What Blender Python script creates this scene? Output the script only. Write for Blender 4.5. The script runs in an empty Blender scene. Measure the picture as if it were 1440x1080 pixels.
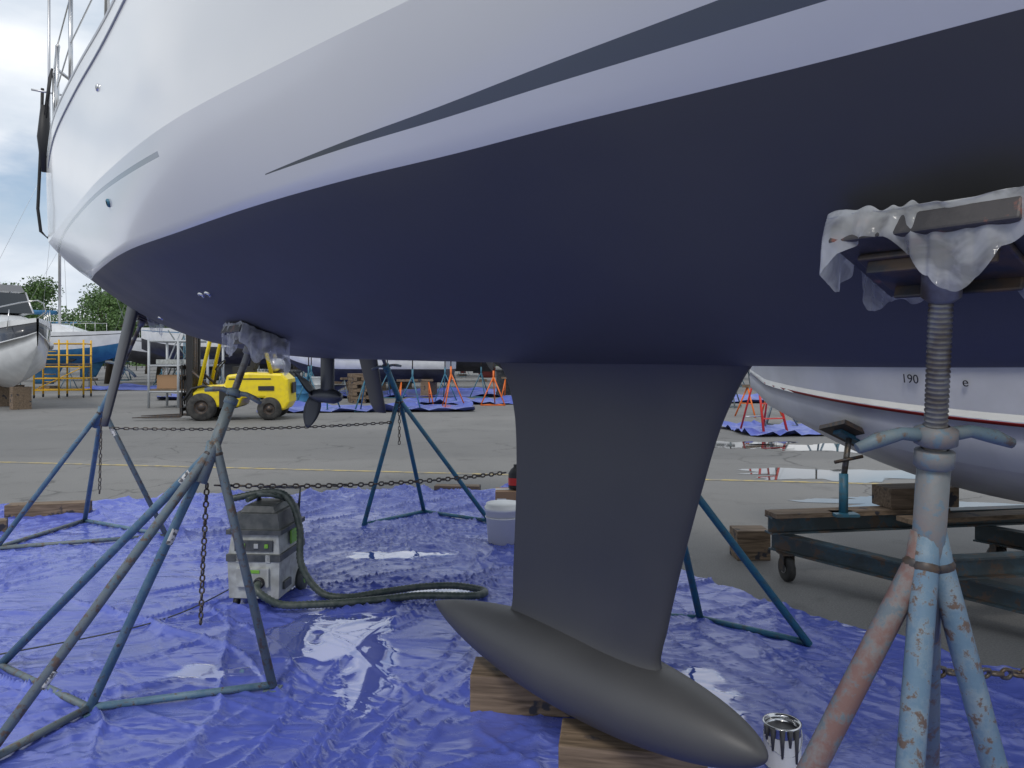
import bpy, bmesh, math, random
from mathutils import Vector, Matrix, Euler, noise
random.seed(7)
S=bpy.context.scene
R=math.radians
# ------------------------------------------------------------------ materials
def newmat(name):
    m=bpy.data.materials.new(name); m.use_nodes=True
    nt=m.node_tree; b=nt.nodes['Principled BSDF']
    return m,nt,b
def mat(name,col,rough=.5,metal=0,col2=None,scale=6,lo=.4,hi=.6,bump=0,bscale=60,coat=0,detail=6,rough2=None,spec=.5):
    m,nt,b=newmat(name)
    b.inputs['Base Color'].default_value=(*col,1)
    b.inputs['Roughness'].default_value=rough
    b.inputs['Metallic'].default_value=metal
    b.inputs['Coat Weight'].default_value=coat
    b.inputs['Specular IOR Level'].default_value=spec
    tc=nt.nodes.new('ShaderNodeTexCoord')
    if col2:
        n=nt.nodes.new('ShaderNodeTexNoise'); n.inputs['Scale'].default_value=scale; n.inputs['Detail'].default_value=detail
        nt.links.new(tc.outputs['Object'],n.inputs['Vector'])
        mr=nt.nodes.new('ShaderNodeMapRange'); mr.inputs[1].default_value=lo; mr.inputs[2].default_value=hi
        nt.links.new(n.outputs['Fac'],mr.inputs[0])
        mx=nt.nodes.new('ShaderNodeMix'); mx.data_type='RGBA'
        mx.inputs[6].default_value=(*col,1); mx.inputs[7].default_value=(*col2,1)
        nt.links.new(mr.outputs[0],mx.inputs[0]); nt.links.new(mx.outputs[2],b.inputs['Base Color'])
        if rough2 is not None:
            r=nt.nodes.new('ShaderNodeMapRange'); r.inputs[3].default_value=rough; r.inputs[4].default_value=rough2
            nt.links.new(mr.outputs[0],r.inputs[0]); nt.links.new(r.outputs[0],b.inputs['Roughness'])
    if bump:
        n2=nt.nodes.new('ShaderNodeTexNoise'); n2.inputs['Scale'].default_value=bscale; n2.inputs['Detail'].default_value=5
        nt.links.new(tc.outputs['Object'],n2.inputs['Vector'])
        bp=nt.nodes.new('ShaderNodeBump'); bp.inputs['Strength'].default_value=bump; bp.inputs['Distance'].default_value=.01
        nt.links.new(n2.outputs['Fac'],bp.inputs['Height']); nt.links.new(bp.outputs[0],b.inputs['Normal'])
    return m
def peel(name,paint,prime,rust,scale=14,t1=.5,t2=.6):
    m,nt,b=newmat(name); L=nt.links.new
    tc=nt.nodes.new('ShaderNodeTexCoord')
    n=nt.nodes.new('ShaderNodeTexNoise'); n.inputs['Scale'].default_value=scale; n.inputs['Detail'].default_value=9; n.inputs['Roughness'].default_value=.7
    n2=nt.nodes.new('ShaderNodeTexNoise'); n2.inputs['Scale'].default_value=scale*.5; n2.inputs['Detail'].default_value=10; n2.inputs['Roughness'].default_value=.7
    L(tc.outputs['Object'],n.inputs['Vector']); L(tc.outputs['Object'],n2.inputs['Vector'])
    def mr(src,a,c):
        x=nt.nodes.new('ShaderNodeMapRange'); x.inputs[1].default_value=a; x.inputs[2].default_value=c; L(src,x.inputs[0]); return x.outputs[0]
    def mx(f,a,c):
        x=nt.nodes.new('ShaderNodeMix'); x.data_type='RGBA'; L(f,x.inputs[0])
        for i,v in ((6,a),(7,c)):
            if isinstance(v,tuple): x.inputs[i].default_value=(*v,1)
            else: L(v,x.inputs[i])
        return x.outputs[2]
    c1=mx(mr(n2.outputs['Fac'],.45,.6),paint,prime)
    c2=mx(mr(n.outputs['Fac'],t1,t1+.06),c1,rust)
    L(c2,b.inputs['Base Color'])
    b.inputs['Roughness'].default_value=.55
    bp=nt.nodes.new('ShaderNodeBump'); bp.inputs['Strength'].default_value=.4; bp.inputs['Distance'].default_value=.004
    L(n.outputs['Fac'],bp.inputs['Height']); L(bp.outputs[0],b.inputs['Normal'])
    return m
M={}
M['steelblue']=peel('stand_blue_paint',(.08,.16,.23),(.14,.22,.28),(.11,.08,.06),30,.56)
M['steelgrey']=peel('stand_grey_green_paint',(.14,.17,.18),(.10,.16,.20),(.13,.095,.07),26,.53)
M['steelrust']=peel('stand_peeling_blue',(.115,.19,.26),(.19,.25,.29),(.12,.085,.065),46,.54)
M['steelred']=peel('stand_peeling_red',(.18,.105,.09),(.19,.19,.185),(.12,.15,.17),36,.53)
M['steelcol']=peel('stand_column_worn',(.145,.16,.17),(.185,.155,.145),(.11,.16,.20),30,.54)
M['teal']=mat('stand_teal_paint',(.03,.14,.21),.45,0,(.06,.11,.13),25,.5,.65,.15,90)
M['screw']=mat('galvanised_thread',(.20,.20,.20),.45,.6,(.10,.08,.06),20)
M['darkmetal']=mat('dark_steel',(.05,.05,.055),.5,.5,(.10,.07,.05),30)
M['chain']=mat('chain_steel',(.11,.105,.10),.5,.7,(.10,.075,.055),40)
M['black']=mat('black_rubber',(.015,.015,.016),.6)
M['tyre']=mat('tyre_rubber',(.02,.02,.02),.8,0,(.05,.048,.045),9)
M['white']=mat('white_gelcoat',(.74,.75,.76),.25,0,(.66,.67,.68),3,coat=.3)
M['whitepl']=mat('white_plastic',(.72,.72,.70),.4)
M['grey']=mat('grey_gelcoat',(.38,.40,.42),.35)
M['botwhite']=mat('dull_white_bottom',(.60,.60,.61),.4,0,(.50,.50,.52),2.5)
M['glass']=mat('tinted_window',(.015,.02,.025),.08)
M['navy']=mat('navy_gelcoat',(.02,.022,.03),.2,coat=.5)
M['bluebot']=mat('blue_bottom_paint',(.02,.12,.26),.6,0,(.03,.16,.32),4)
M['redbot']=mat('red_bottom_paint',(.20,.03,.025),.6)
M['blackbot']=mat('black_bottom_paint',(.03,.03,.035),.6,0,(.05,.05,.055),3)
M['yellow']=mat('yellow_machine_paint',(.80,.62,.01),.35,0,(.66,.50,.03),7,.45,.7)
M['yellow2']=mat('scaffold_yellow',(.70,.40,.02),.5)
M['red']=mat('red_paint',(.55,.03,.02),.4)
M['orange']=mat('orange_paint',(.7,.15,.02),.5)
M['alu']=mat('aluminium',(.55,.55,.56),.35,.8)
M['stainless']=mat('stainless_steel',(.6,.6,.6),.2,1)
M['cardboard']=mat('cardboard',(.33,.2,.11),.8)
M['vgrey']=mat('light_grey_plastic',(.40,.42,.41),.5,0,(.28,.29,.28),14)
M['vdark']=mat('dark_grey_plastic',(.035,.042,.045),.45,0,(.075,.08,.08),14)
M['green']=mat('green_plastic',(.16,.36,.04),.45)
M['hose']=mat('hose_rubber',(.04,.058,.05),.45,0,(.08,.095,.085),30)
M['bark']=mat('bark',(.06,.045,.03),.9)
M['bluetarp']=mat('distant_blue_tarp',(.07,.10,.38),.35,0,(.11,.15,.46),3)
M['decal']=mat('decal_black',(.02,.02,.025),.5)
M['sticker']=mat('worn_sticker',(.62,.62,.58),.6,0,(.12,.12,.12),70,.52,.56)
M['prop']=mat('painted_bronze',(.045,.05,.06),.45,.2)
def woodmat():
    m,nt,b=newmat('weathered_timber'); L=nt.links.new
    tc=nt.nodes.new('ShaderNodeTexCoord'); mp=nt.nodes.new('ShaderNodeMapping'); mp.inputs['Scale'].default_value=(2.5,28,28)
    L(tc.outputs['Object'],mp.inputs['Vector'])
    n=nt.nodes.new('ShaderNodeTexNoise'); n.inputs['Scale'].default_value=1.6; n.inputs['Detail'].default_value=8; n.inputs['Distortion'].default_value=.6
    L(mp.outputs[0],n.inputs['Vector'])
    cr=nt.nodes.new('ShaderNodeValToRGB'); e=cr.color_ramp.elements
    e[0].position=.3; e[0].color=(.075,.05,.03,1); e[1].position=.7; e[1].color=(.25,.18,.12,1)
    L(n.outputs['Fac'],cr.inputs[0])
    n2=nt.nodes.new('ShaderNodeTexNoise'); n2.inputs['Scale'].default_value=7; n2.inputs['Detail'].default_value=4
    L(tc.outputs['Object'],n2.inputs['Vector'])
    mr=nt.nodes.new('ShaderNodeMapRange'); mr.inputs[1].default_value=.60; mr.inputs[2].default_value=.64; L(n2.outputs['Fac'],mr.inputs[0])
    mx=nt.nodes.new('ShaderNodeMix'); mx.data_type='RGBA'; mx.inputs[7].default_value=(.03,.03,.04,1)
    L(mr.outputs[0],mx.inputs[0]); L(cr.outputs[0],mx.inputs[6]); L(mx.outputs[2],b.inputs['Base Color'])
    b.inputs['Roughness'].default_value=.8
    bp=nt.nodes.new('ShaderNodeBump'); bp.inputs['Strength'].default_value=.5; bp.inputs['Distance'].default_value=.004
    L(n.outputs['Fac'],bp.inputs['Height']); L(bp.outputs[0],b.inputs['Normal'])
    return m
M['wood']=woodmat()
def filmmat():
    m,nt,b=newmat('plastic_film'); L=nt.links.new
    b.inputs['Base Color'].default_value=(.85,.87,.88,1); b.inputs['Roughness'].default_value=.10
    b.inputs['Specular IOR Level'].default_value=1.0
    tr=nt.nodes.new('ShaderNodeBsdfTransparent'); tl=nt.nodes.new('ShaderNodeBsdfTranslucent'); tl.inputs[0].default_value=(.92,.94,.95,1)
    m1=nt.nodes.new('ShaderNodeMixShader'); m1.inputs[0].default_value=.5
    m2=nt.nodes.new('ShaderNodeMixShader')
    L(b.outputs[0],m1.inputs[1]); L(tl.outputs[0],m1.inputs[2]); L(m1.outputs[0],m2.inputs[1]); L(tr.outputs[0],m2.inputs[2])
    L(m2.outputs[0],nt.nodes['Material Output'].inputs[0])
    tc=nt.nodes.new('ShaderNodeTexCoord'); n=nt.nodes.new('ShaderNodeTexNoise'); n.inputs['Scale'].default_value=9; n.inputs['Detail'].default_value=3; n.inputs['Distortion'].default_value=2
    L(tc.outputs['Object'],n.inputs['Vector'])
    mr=nt.nodes.new('ShaderNodeMapRange'); mr.inputs[1].default_value=.4; mr.inputs[2].default_value=.6; mr.inputs[3].default_value=.70; mr.inputs[4].default_value=.42; L(n.outputs['Fac'],mr.inputs[0]); L(mr.outputs[0],m2.inputs[0])
    n2=nt.nodes.new('ShaderNodeTexNoise'); n2.inputs['Scale'].default_value=24; n2.inputs['Detail'].default_value=2; n2.inputs['Distortion'].default_value=2; L(tc.outputs['Object'],n2.inputs['Vector'])
    bp=nt.nodes.new('ShaderNodeBump'); bp.inputs['Strength'].default_value=.35; bp.inputs['Distance'].default_value=.006
    L(n2.outputs['Fac'],bp.inputs['Height']); L(bp.outputs[0],b.inputs['Normal'])
    return m
M['film']=filmmat()
# ------------------------------------------------------------------ mesh builder
class MB:
    def __init__(s): s.v=[];s.f=[];s.m=[];s.sm=[];s.mats=[]
    def mi(s,k):
        k=M[k] if isinstance(k,str) else k
        if k not in s.mats: s.mats.append(k)
        return s.mats.index(k)
    def add(s,vs,fs,k,smooth=False):
        o=len(s.v); i=s.mi(k); s.v+= [tuple(v) for v in vs]
        for f in fs: s.f.append(tuple(o+a for a in f)); s.m.append(i); s.sm.append(smooth)
    def box(s,c,sz,k,rz=0,mat4=None,taper=None):
        c=Vector(c); hx,hy,hz=sz[0]/2,sz[1]/2,sz[2]/2
        rot=mat4 if mat4 is not None else Matrix.Rotation(rz,3,'Z')
        vs=[]
        for z in (-1,1):
            t=1 if (taper is None or z<0) else taper
            for x,y in((-1,-1),(1,-1),(1,1),(-1,1)): vs.append(c+rot@Vector((x*hx*t,y*hy*t,z*hz)))
        s.add(vs,[(3,2,1,0),(4,5,6,7),(0,1,5,4),(1,2,6,5),(2,3,7,6),(3,0,4,7)],k)
    def path(s,pts,r,k,n=10,rads=None,caps=True):
        pts=[Vector(p) for p in pts]; N=len(pts); vs=[];fs=[]
        t=(pts[1]-pts[0]).normalized(); up=Vector((0,0,1)) if abs(t.z)<.9 else Vector((1,0,0))
        a=t.cross(up).normalized()
        for i,p in enumerate(pts):
            if i==0: t=pts[1]-pts[0]
            elif i==N-1: t=pts[-1]-pts[-2]
            else: t=pts[i+1]-pts[i-1]
            t.normalize(); a=(a-t*a.dot(t)).normalized(); b=t.cross(a)
            rr=rads[i] if rads else r
            for j in range(n):
                w=2*math.pi*j/n; vs.append(p+(a*math.cos(w)+b*math.sin(w))*rr)
        for i in range(N-1):
            for j in range(n): fs.append((i*n+j,i*n+(j+1)%n,(i+1)*n+(j+1)%n,(i+1)*n+j))
        if caps: fs.append(tuple(range(n))[::-1]); fs.append(tuple((N-1)*n+j for j in range(n)))
        s.add(vs,fs,k,True)
        if caps: s.sm[-1]=False; s.sm[-2]=False
    def tube(s,p0,p1,r,k,r1=None,n=12): s.path([p0,p1],r,k,n,[r,r if r1 is None else r1])
    def lathe(s,o,ax,prof,k,n=20,smooth=True):
        o=Vector(o); ax=Vector(ax).normalized()
        pts=[o+ax*h for r,h in prof]; vs=[];fs=[]
        up=Vector((0,0,1)) if abs(ax.z)<.9 else Vector((1,0,0)); a=ax.cross(up).normalized(); b=ax.cross(a)
        for (r,h),p in zip(prof,pts):
            for j in range(n):
                w=2*math.pi*j/n; vs.append(p+(a*math.cos(w)+b*math.sin(w))*max(r,1e-4))
        N=len(prof)
        for i in range(N-1):
            for j in range(n): fs.append((i*n+j,i*n+(j+1)%n,(i+1)*n+(j+1)%n,(i+1)*n+j))
        s.add(vs,fs,k,smooth)
    def loft(s,rings,k,closed=True,smooth=True,caps=False):
        n=len(rings[0]); vs=[p for r in rings for p in r]; fs=[]
        for i in range(len(rings)-1):
            for j in range(n if closed else n-1): fs.append((i*n+j,i*n+(j+1)%n,(i+1)*n+(j+1)%n,(i+1)*n+j))
        if caps: fs.append(tuple(range(n))[::-1]); fs.append(tuple((len(rings)-1)*n+j for j in range(n)))
        s.add(vs,fs,k,smooth)
    def prism(s,poly,y0,y1,k,X=None):
        n=len(poly); vs=[Vector((x,y0,z)) for x,z in poly]+[Vector((x,y1,z)) for x,z in poly]
        if X is not None: vs=[X@v for v in vs]
        fs=[tuple(range(n)),tuple(range(2*n-1,n-1,-1))]+[(i,i+n,(i+1)%n+n,(i+1)%n) for i in range(n)]
        s.add(vs,fs,k)
    def torus(s,c,ax,R_,r,k,n=16,m=8):
        c=Vector(c);ax=Vector(ax).normalized();up=Vector((0,0,1)) if abs(ax.z)<.9 else Vector((1,0,0));a=ax.cross(up).normalized();b=ax.cross(a)
        vs=[];fs=[]
        for i in range(n):
            w=2*math.pi*i/n; d=a*math.cos(w)+b*math.sin(w)
            for j in range(m):
                q=2*math.pi*j/m; vs.append(c+d*(R_+r*math.cos(q))+ax*r*math.sin(q))
        for i in range(n):
            for j in range(m): fs.append((i*m+j,((i+1)%n)*m+j,((i+1)%n)*m+(j+1)%m,i*m+(j+1)%m))
        s.add(vs,fs,k,True)
    def obj(s,name,parent=None,bevel=0,X=None,recalc=True):
        me=bpy.data.meshes.new(name); me.from_pydata(s.v,[],s.f); 
        for m in s.mats: me.materials.append(m)
        me.polygons.foreach_set('material_index',s.m); me.polygons.foreach_set('use_smooth',s.sm)
        if recalc:
            bm=bmesh.new(); bm.from_mesh(me); bmesh.ops.recalc_face_normals(bm,faces=bm.faces); bm.to_mesh(me); bm.free()
        me.update()
        o=bpy.data.objects.new(name,me); S.collection.objects.link(o)
        if X is not None: o.matrix_world=X
        if parent: o.parent=parent
        if bevel:
            b=o.modifiers.new('bevel','BEVEL'); b.width=bevel; b.segments=2; b.limit_method='ANGLE'; b.angle_limit=R(50)
        return o
def empty(name,loc=(0,0,0),rz=0):
    e=bpy.data.objects.new(name,None); S.collection.objects.link(e); e.location=loc; e.rotation_euler=(0,0,rz); e.empty_display_size=.2; return e
def interp(tab,x):
    if x<=tab[0][0]: return tab[0][1]
    if x>=tab[-1][0]: return tab[-1][1]
    n=len(tab)
    for i in range(n-1):
        if tab[i][0]<=x<=tab[i+1][0]: break
    def sl(j):
        if j==0: return (tab[1][1]-tab[0][1])/(tab[1][0]-tab[0][0])
        if j==n-1: return (tab[-1][1]-tab[-2][1])/(tab[-1][0]-tab[-2][0])
        a=(tab[j][1]-tab[j-1][1])/(tab[j][0]-tab[j-1][0]); b=(tab[j+1][1]-tab[j][1])/(tab[j+1][0]-tab[j][0])
        return (a+b)/2
    h=tab[i+1][0]-tab[i][0]; t=(x-tab[i][0])/h; m0=sl(i)*h;m1=sl(i+1)*h
    return (2*t**3-3*t*t+1)*tab[i][1]+(t**3-2*t*t+t)*m0+(-2*t**3+3*t*t)*tab[i+1][1]+(t**3-t*t)*m1
def N3(x,y,z=0): return noise.noise(Vector((x,y,z)))
# ------------------------------------------------------------------ yacht
AX,AY=0.0,3.09
TH=R(-53)
ux,uy=math.cos(TH),math.sin(TH)
def Wd(s,q,z):
    return Vector((AX+s*ux+q*uy, AY+s*uy-q*ux, z))
ZK=[(-4.35,1.78),(-3.5,1.62),(-3,1.57),(-2,1.51),(-1,1.495),(0,1.485),(1,1.48),(2,1.485),(3,1.53),(4,1.65),(4.7,1.85),(5.05,2.3),(5.3,2.95)]
BW=[(-4.35,.98),(-3,1.15),(-2,1.25),(-.93,1.287),(-.32,1.234),(.33,1.16),(.79,1.075),(1.11,.993),(1.41,.928),(1.69,.856),(1.9,.804),(2.1,.763),(3,.53),(4,.25),(4.8,.03),(5.3,.02)]
WZ=[(-4.35,2.14),(-3,2.02),(-2,1.97),(-1,1.95),(5.3,1.97)]
CQ=[(-4.35,1.27),(-3,1.33),(-2,1.36),(-1,1.37),(0,1.32),(.75,1.2),(1.25,1.1),(2,.95),(3,.68),(4,.36),(5,.05),(5.3,.025)]
CZ=[(-4.35,2.42),(-3,2.34),(-2,2.29),(-1,2.26),(0,2.24),(1,2.23),(5.3,2.25)]
DQ=[(-4.35,1.28),(-3.2,1.34),(-2.2,1.33),(-1.4,1.30),(0,1.28),(1,1.22),(2,1.10),(3,.88),(4,.55),(4.8,.22),(5.3,.03)]
DZ=[(-4.35,3.08),(-1,3.08),(2,3.14),(5.3,3.3)]
PW=2.1
def section(s):
    zk=interp(ZK,s);bw=interp(BW,s);w=max(interp(WZ,s),zk+.02);cq=max(interp(CQ,s),bw);cz=max(interp(CZ,s),w+.02)
    dq=interp(DQ,s);dz=interp(DZ,s)
    pts=[]
    nl=18
    for i in range(nl+1):
        t=i/nl; pts.append((bw*t,zk+(w-zk)*t**PW))
    c=(bw+.60*(cq-bw),w+.44*(cz-w))
    for i in range(1,9):
        t=i/8; pts.append(((1-t)**2*bw+2*t*(1-t)*c[0]+t*t*cq,(1-t)**2*w+2*t*(1-t)*c[1]+t*t*cz))
    c=(cq*.6+dq*.4+.004,cz+.45*(dz-cz))
    for i in range(1,13):
        t=i/12; pts.append(((1-t)**2*cq+2*t*(1-t)*c[0]+t*t*dq,(1-t)**2*cz+2*t*(1-t)*c[1]+t*t*dz))
    return pts,nl
def hullz(s,q):
    zk=interp(ZK,s);bw=interp(BW,s);w=interp(WZ,s); return zk+(w-zk)*(q/bw)**PW
def hullq(s,z):
    p=section(s)[0]
    for a,b in zip(p[18:],p[19:]):
        if a[1]<=z<=b[1]: t=(z-a[1])/(b[1]-a[1]); return a[0]+(b[0]-a[0])*t
    return p[-1][0]
def hullmat():
    m,nt,b=newmat('hull_gelcoat'); L=nt.links.new
    b.inputs['Roughness'].default_value=.2; b.inputs['Coat Weight'].default_value=.25; b.inputs['Coat Roughness'].default_value=.06
    tc=nt.nodes.new('ShaderNodeTexCoord'); sp=nt.nodes.new('ShaderNodeSeparateXYZ'); L(tc.outputs['Object'],sp.inputs[0])
    def mt(op,a,c=None):
        x=nt.nodes.new('ShaderNodeMath'); x.operation=op
        for i,v in enumerate((a,c)):
            if v is None: continue
            if isinstance(v,(int,float)): x.inputs[i].default_value=v
            else: L(v,x.inputs[i])
        return x.outputs[0]
    X=sp.outputs['X']; Z=sp.outputs['Z']
    zb=mt('ADD',mt('MULTIPLY',X,.006),2.005)
    zt=mt('ADD',zb,mt('MULTIPLY',mt('SUBTRACT',X,.34),.0285))
    m1=mt('MULTIPLY',mt('GREATER_THAN',Z,zb),mt('LESS_THAN',Z,zt))
    m1=mt('MULTIPLY',m1,mt('GREATER_THAN',X,.43))
    zc=mt('ADD',mt('MULTIPLY',X,-.038),2.165)
    zc2=mt('ADD',zc,.018)
    m2=mt('MULTIPLY',mt('GREATER_THAN',Z,zc),mt('LESS_THAN',Z,zc2))
    m2=mt('MULTIPLY',m2,mt('LESS_THAN',X,-.2))
    n=nt.nodes.new('ShaderNodeTexNoise'); n.inputs['Scale'].default_value=1.3; n.inputs['Detail'].default_value=8; L(tc.outputs['Object'],n.inputs['Vector'])
    mx=nt.nodes.new('ShaderNodeMix'); mx.data_type='RGBA'; mx.inputs[6].default_value=(.71,.715,.695,1); mx.inputs[7].default_value=(.65,.655,.635,1); L(n.outputs['Fac'],mx.inputs[0])
    a=nt.nodes.new('ShaderNodeMix'); a.data_type='RGBA'; L(m1,a.inputs[0]); L(mx.outputs[2],a.inputs[6]); a.inputs[7].default_value=(.105,.118,.118,1)
    c=nt.nodes.new('ShaderNodeMix'); c.data_type='RGBA'; L(m2,c.inputs[0]); L(a.outputs[2],c.inputs[6]); c.inputs[7].default_value=(.25,.28,.31,1)
    L(c.outputs[2],b.inputs['Base Color'])
    return m
HM=hullmat()
AF=mat('antifouling_paint',(.056,.056,.059),.46,0,(.070,.070,.072),2.2,.35,.7,.05,35,detail=9,rough2=.6)
yacht=empty('sailing_yacht',(AX,AY,0),TH)
st=[-4.35+ i*(9.65)/150 for i in range(151)]
secs=[section(s)[0] for s in st]; nl=18; n=len(secs[0])
mb=MB()
for side in (-1,1):
    vs=[];fa=[];fb=[]
    for s,sec in zip(st,secs):
        for q,z in sec:
            sx=s
            if s<-4.2: sx=s-(z-2.1)*.12*(1 if s<-4.3 else .4)
            vs.append((sx,side*q,z))
    for i in range(len(st)-1):
        for j in range(n-1):
            f=(i*n+j,i*n+j+1,(i+1)*n+j+1,(i+1)*n+j)
            (fa if j<nl else fb).append(f)
    o=len(mb.v); mb.v+=vs
    for F,k in((fa,AF),(fb,HM)):
        i_=mb.mi(k)
        for f in F: mb.f.append(tuple(o+a for a in f)); mb.m.append(i_); mb.sm.append(True)
t=[(-4.35-(z-2.1)*.12,q,z) for q,z in secs[0]]
tp=[(x,-q,z) for x,q,z in t]
for j in range(n-1):
    mb.add([t[j],t[j+1],tp[j+1],tp[j]],[(0,1,2,3)],AF if j<nl else HM)
ho=mb.obj('hull',yacht)
bm=bmesh.new(); bm.from_mesh(ho.data); bmesh.ops.remove_doubles(bm,verts=bm.verts,dist=.0008)
bmesh.ops.recalc_face_normals(bm,faces=bm.faces)
for e_ in bm.edges:
    a,c=e_.verts
    s_=(a.co.x+c.co.x)/2
    if s_<3 and abs(a.co.z-interp(CZ,a.co.x))<.006 and abs(c.co.z-interp(CZ,c.co.x))<.006 and abs(abs(a.co.y)-interp(CQ,a.co.x))<.01: e_.smooth=False
bm.to_mesh(ho.data); bm.free()
mb=MB()
for i in range(len(st)-1):
    s0,s1=st[i],st[i+1];a,b_=secs[i][-1],secs[i+1][-1]
    mb.add([(s0,-a[0]+.004,a[1]-.03),(s1,-b_[0]+.004,b_[1]-.03),(s1,b_[0]-.004,b_[1]-.03),(s0,a[0]-.004,a[1]-.03)],[(0,1,2,3)],'white')
for side in(-1,1):
    mb.path([(s,side*(sec[-1][0]-.012),sec[-1][1]+.012) for s,sec in zip(st,secs)][::3],.018,'alu',8)
    mb.path([(s,side*(hullq(s,sec[-1][1]-.12)+.002),sec[-1][1]-.12) for s,sec in zip(st,secs)][3::3],.006,'grey',6)
rings=[]
for i in range(24):
    s=-1.6+i*4.6/23; wv=.78*min(1,(3.1-s)/1.8)**.6; h=.32*math.sin(min(1,(3.1-s)/2)*math.pi/2)
    rings.append([(s,wv*math.copysign(abs(math.cos(a))**.4,math.cos(a)),3.05+h*abs(math.sin(a))**.5) for a in [math.pi*k/12 for k in range(13)]])
mb.loft(rings,'white',closed=False,caps=True)
mb.tube((1.2,0,3.1),(1.2,0,16.5),.08,'alu'); mb.tube((1.1,0,4.2),(-2.8,0,4.3),.06,'alu')
mb.obj('deck',yacht)
mb=MB()
sp_=[-4.2,-3.6,-2.7,-1.6,-.5,.6,1.7,2.8,3.8]
for side in(-1,1):
    tops=[];mid=[]
    for s in sp_:
        q=interp(DQ,s)-.04; z=interp(DZ,s)
        mb.tube((s,side*q,z-.02),(s,side*q,z+.62),.0125,'stainless',n=8); tops.append((s,side*q,z+.62)); mid.append((s,side*q,z+.33))
        mb.lathe((s,side*q,z-.02),(0,0,1),[(.03,0),(.03,.03),(.014,.05)],'stainless',10)
    mb.path(tops,.005,'stainless',6); mb.path(mid,.005,'stainless',6)
q=1.24
mb.path([(-3.6,-q-.04,3.70),(-4.2,-q,3.74),(-4.45,-q+.15,3.74),(-4.5,-.3,3.74)],.014,'stainless',8)
mb.path([(-3.6,q+.04,3.70),(-4.2,q,3.74),(-4.45,q-.15,3.74),(-4.5,.3,3.74)],.014,'stainless',8)
mb.path([(-4.45,-q+.15,3.05),(-4.45,-q+.15,3.74)],.012,'stainless',8)
mb.tube((-4.3,0,3.1),(1.2,0,16.4),.005,'stainless',n=6)
mb.tube((-4.45,-q-.02,3.0),(-4.45,-q-.02,4.6),.010,'alu',n=8)
mb.tube((-4.45,-q-.14,3.62),(-4.45,-q+.1,3.62),.008,'alu',n=6)
mb.path([(-4.5,-q-.06,3.66),(-4.52,-q-.07,3.2),(-4.52,-q-.09,2.7),(-4.52,-q-.07,2.52),(-4.52,-q-.02,2.47),(-4.51,-q+.01,2.55),(-4.5,-q-.01,3.0),(-4.5,-q-.02,3.6)],.012,'black',8)
mb.path([(-4.42,-q-.05,3.5),(-4.42,-q-.06,3.25),(-4.42,-q-.05,2.98)],.04,'black',10,[.03,.045,.025])
for k in range(5): mb.path([(-4.1-.05*k,-q-.03,3.7),(-4.1-.05*k,-q-.06,3.45-.05*(k%3)),(-4.12-.05*k,-q-.03,3.70)],.008,'black',6)
mb.obj('guard_rails',yacht)
def foil(sTE,sLE,th,z,n=18):
    c=sLE-sTE; up=[];lo=[]
    for i in range(n+1):
        x=.5*(1-math.cos(math.pi*i/n))
        y=5*(.2969*math.sqrt(x)-.126*x-.3516*x*x+.2843*x**3-.1036*x**4)*th
        up.append((sLE-x*c,y+.002,z)); lo.append((sLE-x*c,-y-.002,z))
    return up+lo[::-1]
TE=[(.30,-.03),(.42,-.03),(.47,.0),(.6,.01),(1.2,.03),(1.3,.014),(1.4,-.025),(1.46,-.065),(1.53,-.14)]
LE=[(.30,.88),(.42,.86),(.47,.815),(.6,.838),(1.2,1.017),(1.3,1.055),(1.4,1.105),(1.46,1.14),(1.53,1.20)]
THK=[(.30,.22),(.42,.18),(.465,.12),(.52,.09),(.6,.088),(1.0,.105),(1.25,.12),(1.36,.14),(1.44,.18),(1.53,.26)]
mb=MB(); rings=[]
zs=[.30,.36,.4,.43,.445,.46,.475,.49,.51,.55]+[.6+.05*i for i in range(14)]+[1.28,1.31,1.34,1.37,1.4,1.42,1.44,1.46,1.48,1.5,1.53]
for z in zs: rings.append(foil(interp(TE,z),interp(LE,z),interp(THK,z),z))
mb.loft(rings,AF); mb.obj('keel_fin',yacht)
mb=MB(); rings=[]
s0,s1=-.62,1.215; nn=48
E1,E2=.82,.58
mxr=max((x**E1)*((1-x)**E2) for x in [i/200 for i in range(201)])
for i in range(nn+1):
    x=.5*(1-math.cos(math.pi*i/nn)); s=s0+(s1-s0)*x
    r=(x**E1)*((1-x)**E2)/mxr
    ry=.17*r; rz=.146*r
    cz=.325+.028*x
    rings.append([(s,ry*math.cos(a),cz+rz*math.sin(a)) for a in [2*math.pi*k/40 for k in range(40)]])
mb.loft(rings,AF); mb.obj('keel_bulb',yacht)
def rudder(side,name):
    mb=MB(); rings=[]
    for i in range(12):
        t=i/11; z=1.93-t*.91; q=side*(.80+.20*t)+(.20 if side>0 else 0); c=.42-.16*t
        if t>.95: c*=.8
        sL=-3.40-.06*t
        rings.append([(a,b_+q,z) for a,b_,z in foil(sL-c,sL,.15*c,z,10)])
    mb.loft(rings,AF,caps=True); mb.obj(name,yacht)
rudder(-1,'starboard_rudder'); rudder(1,'port_rudder')
mb=MB(); rings=[]
for i in range(10):
    z=1.56-i*.03; rings.append(foil(-2.02,-1.84,.05,z,10))
mb.loft(rings,'prop',caps=True)
mb.lathe((-1.72,0,1.27),(-1,0,0),[(.0,0),(.03,.03),(.045,.1),(.045,.30),(.038,.36),(.034,.42),(.012,.47),(0,.475)],'prop',16)
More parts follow.
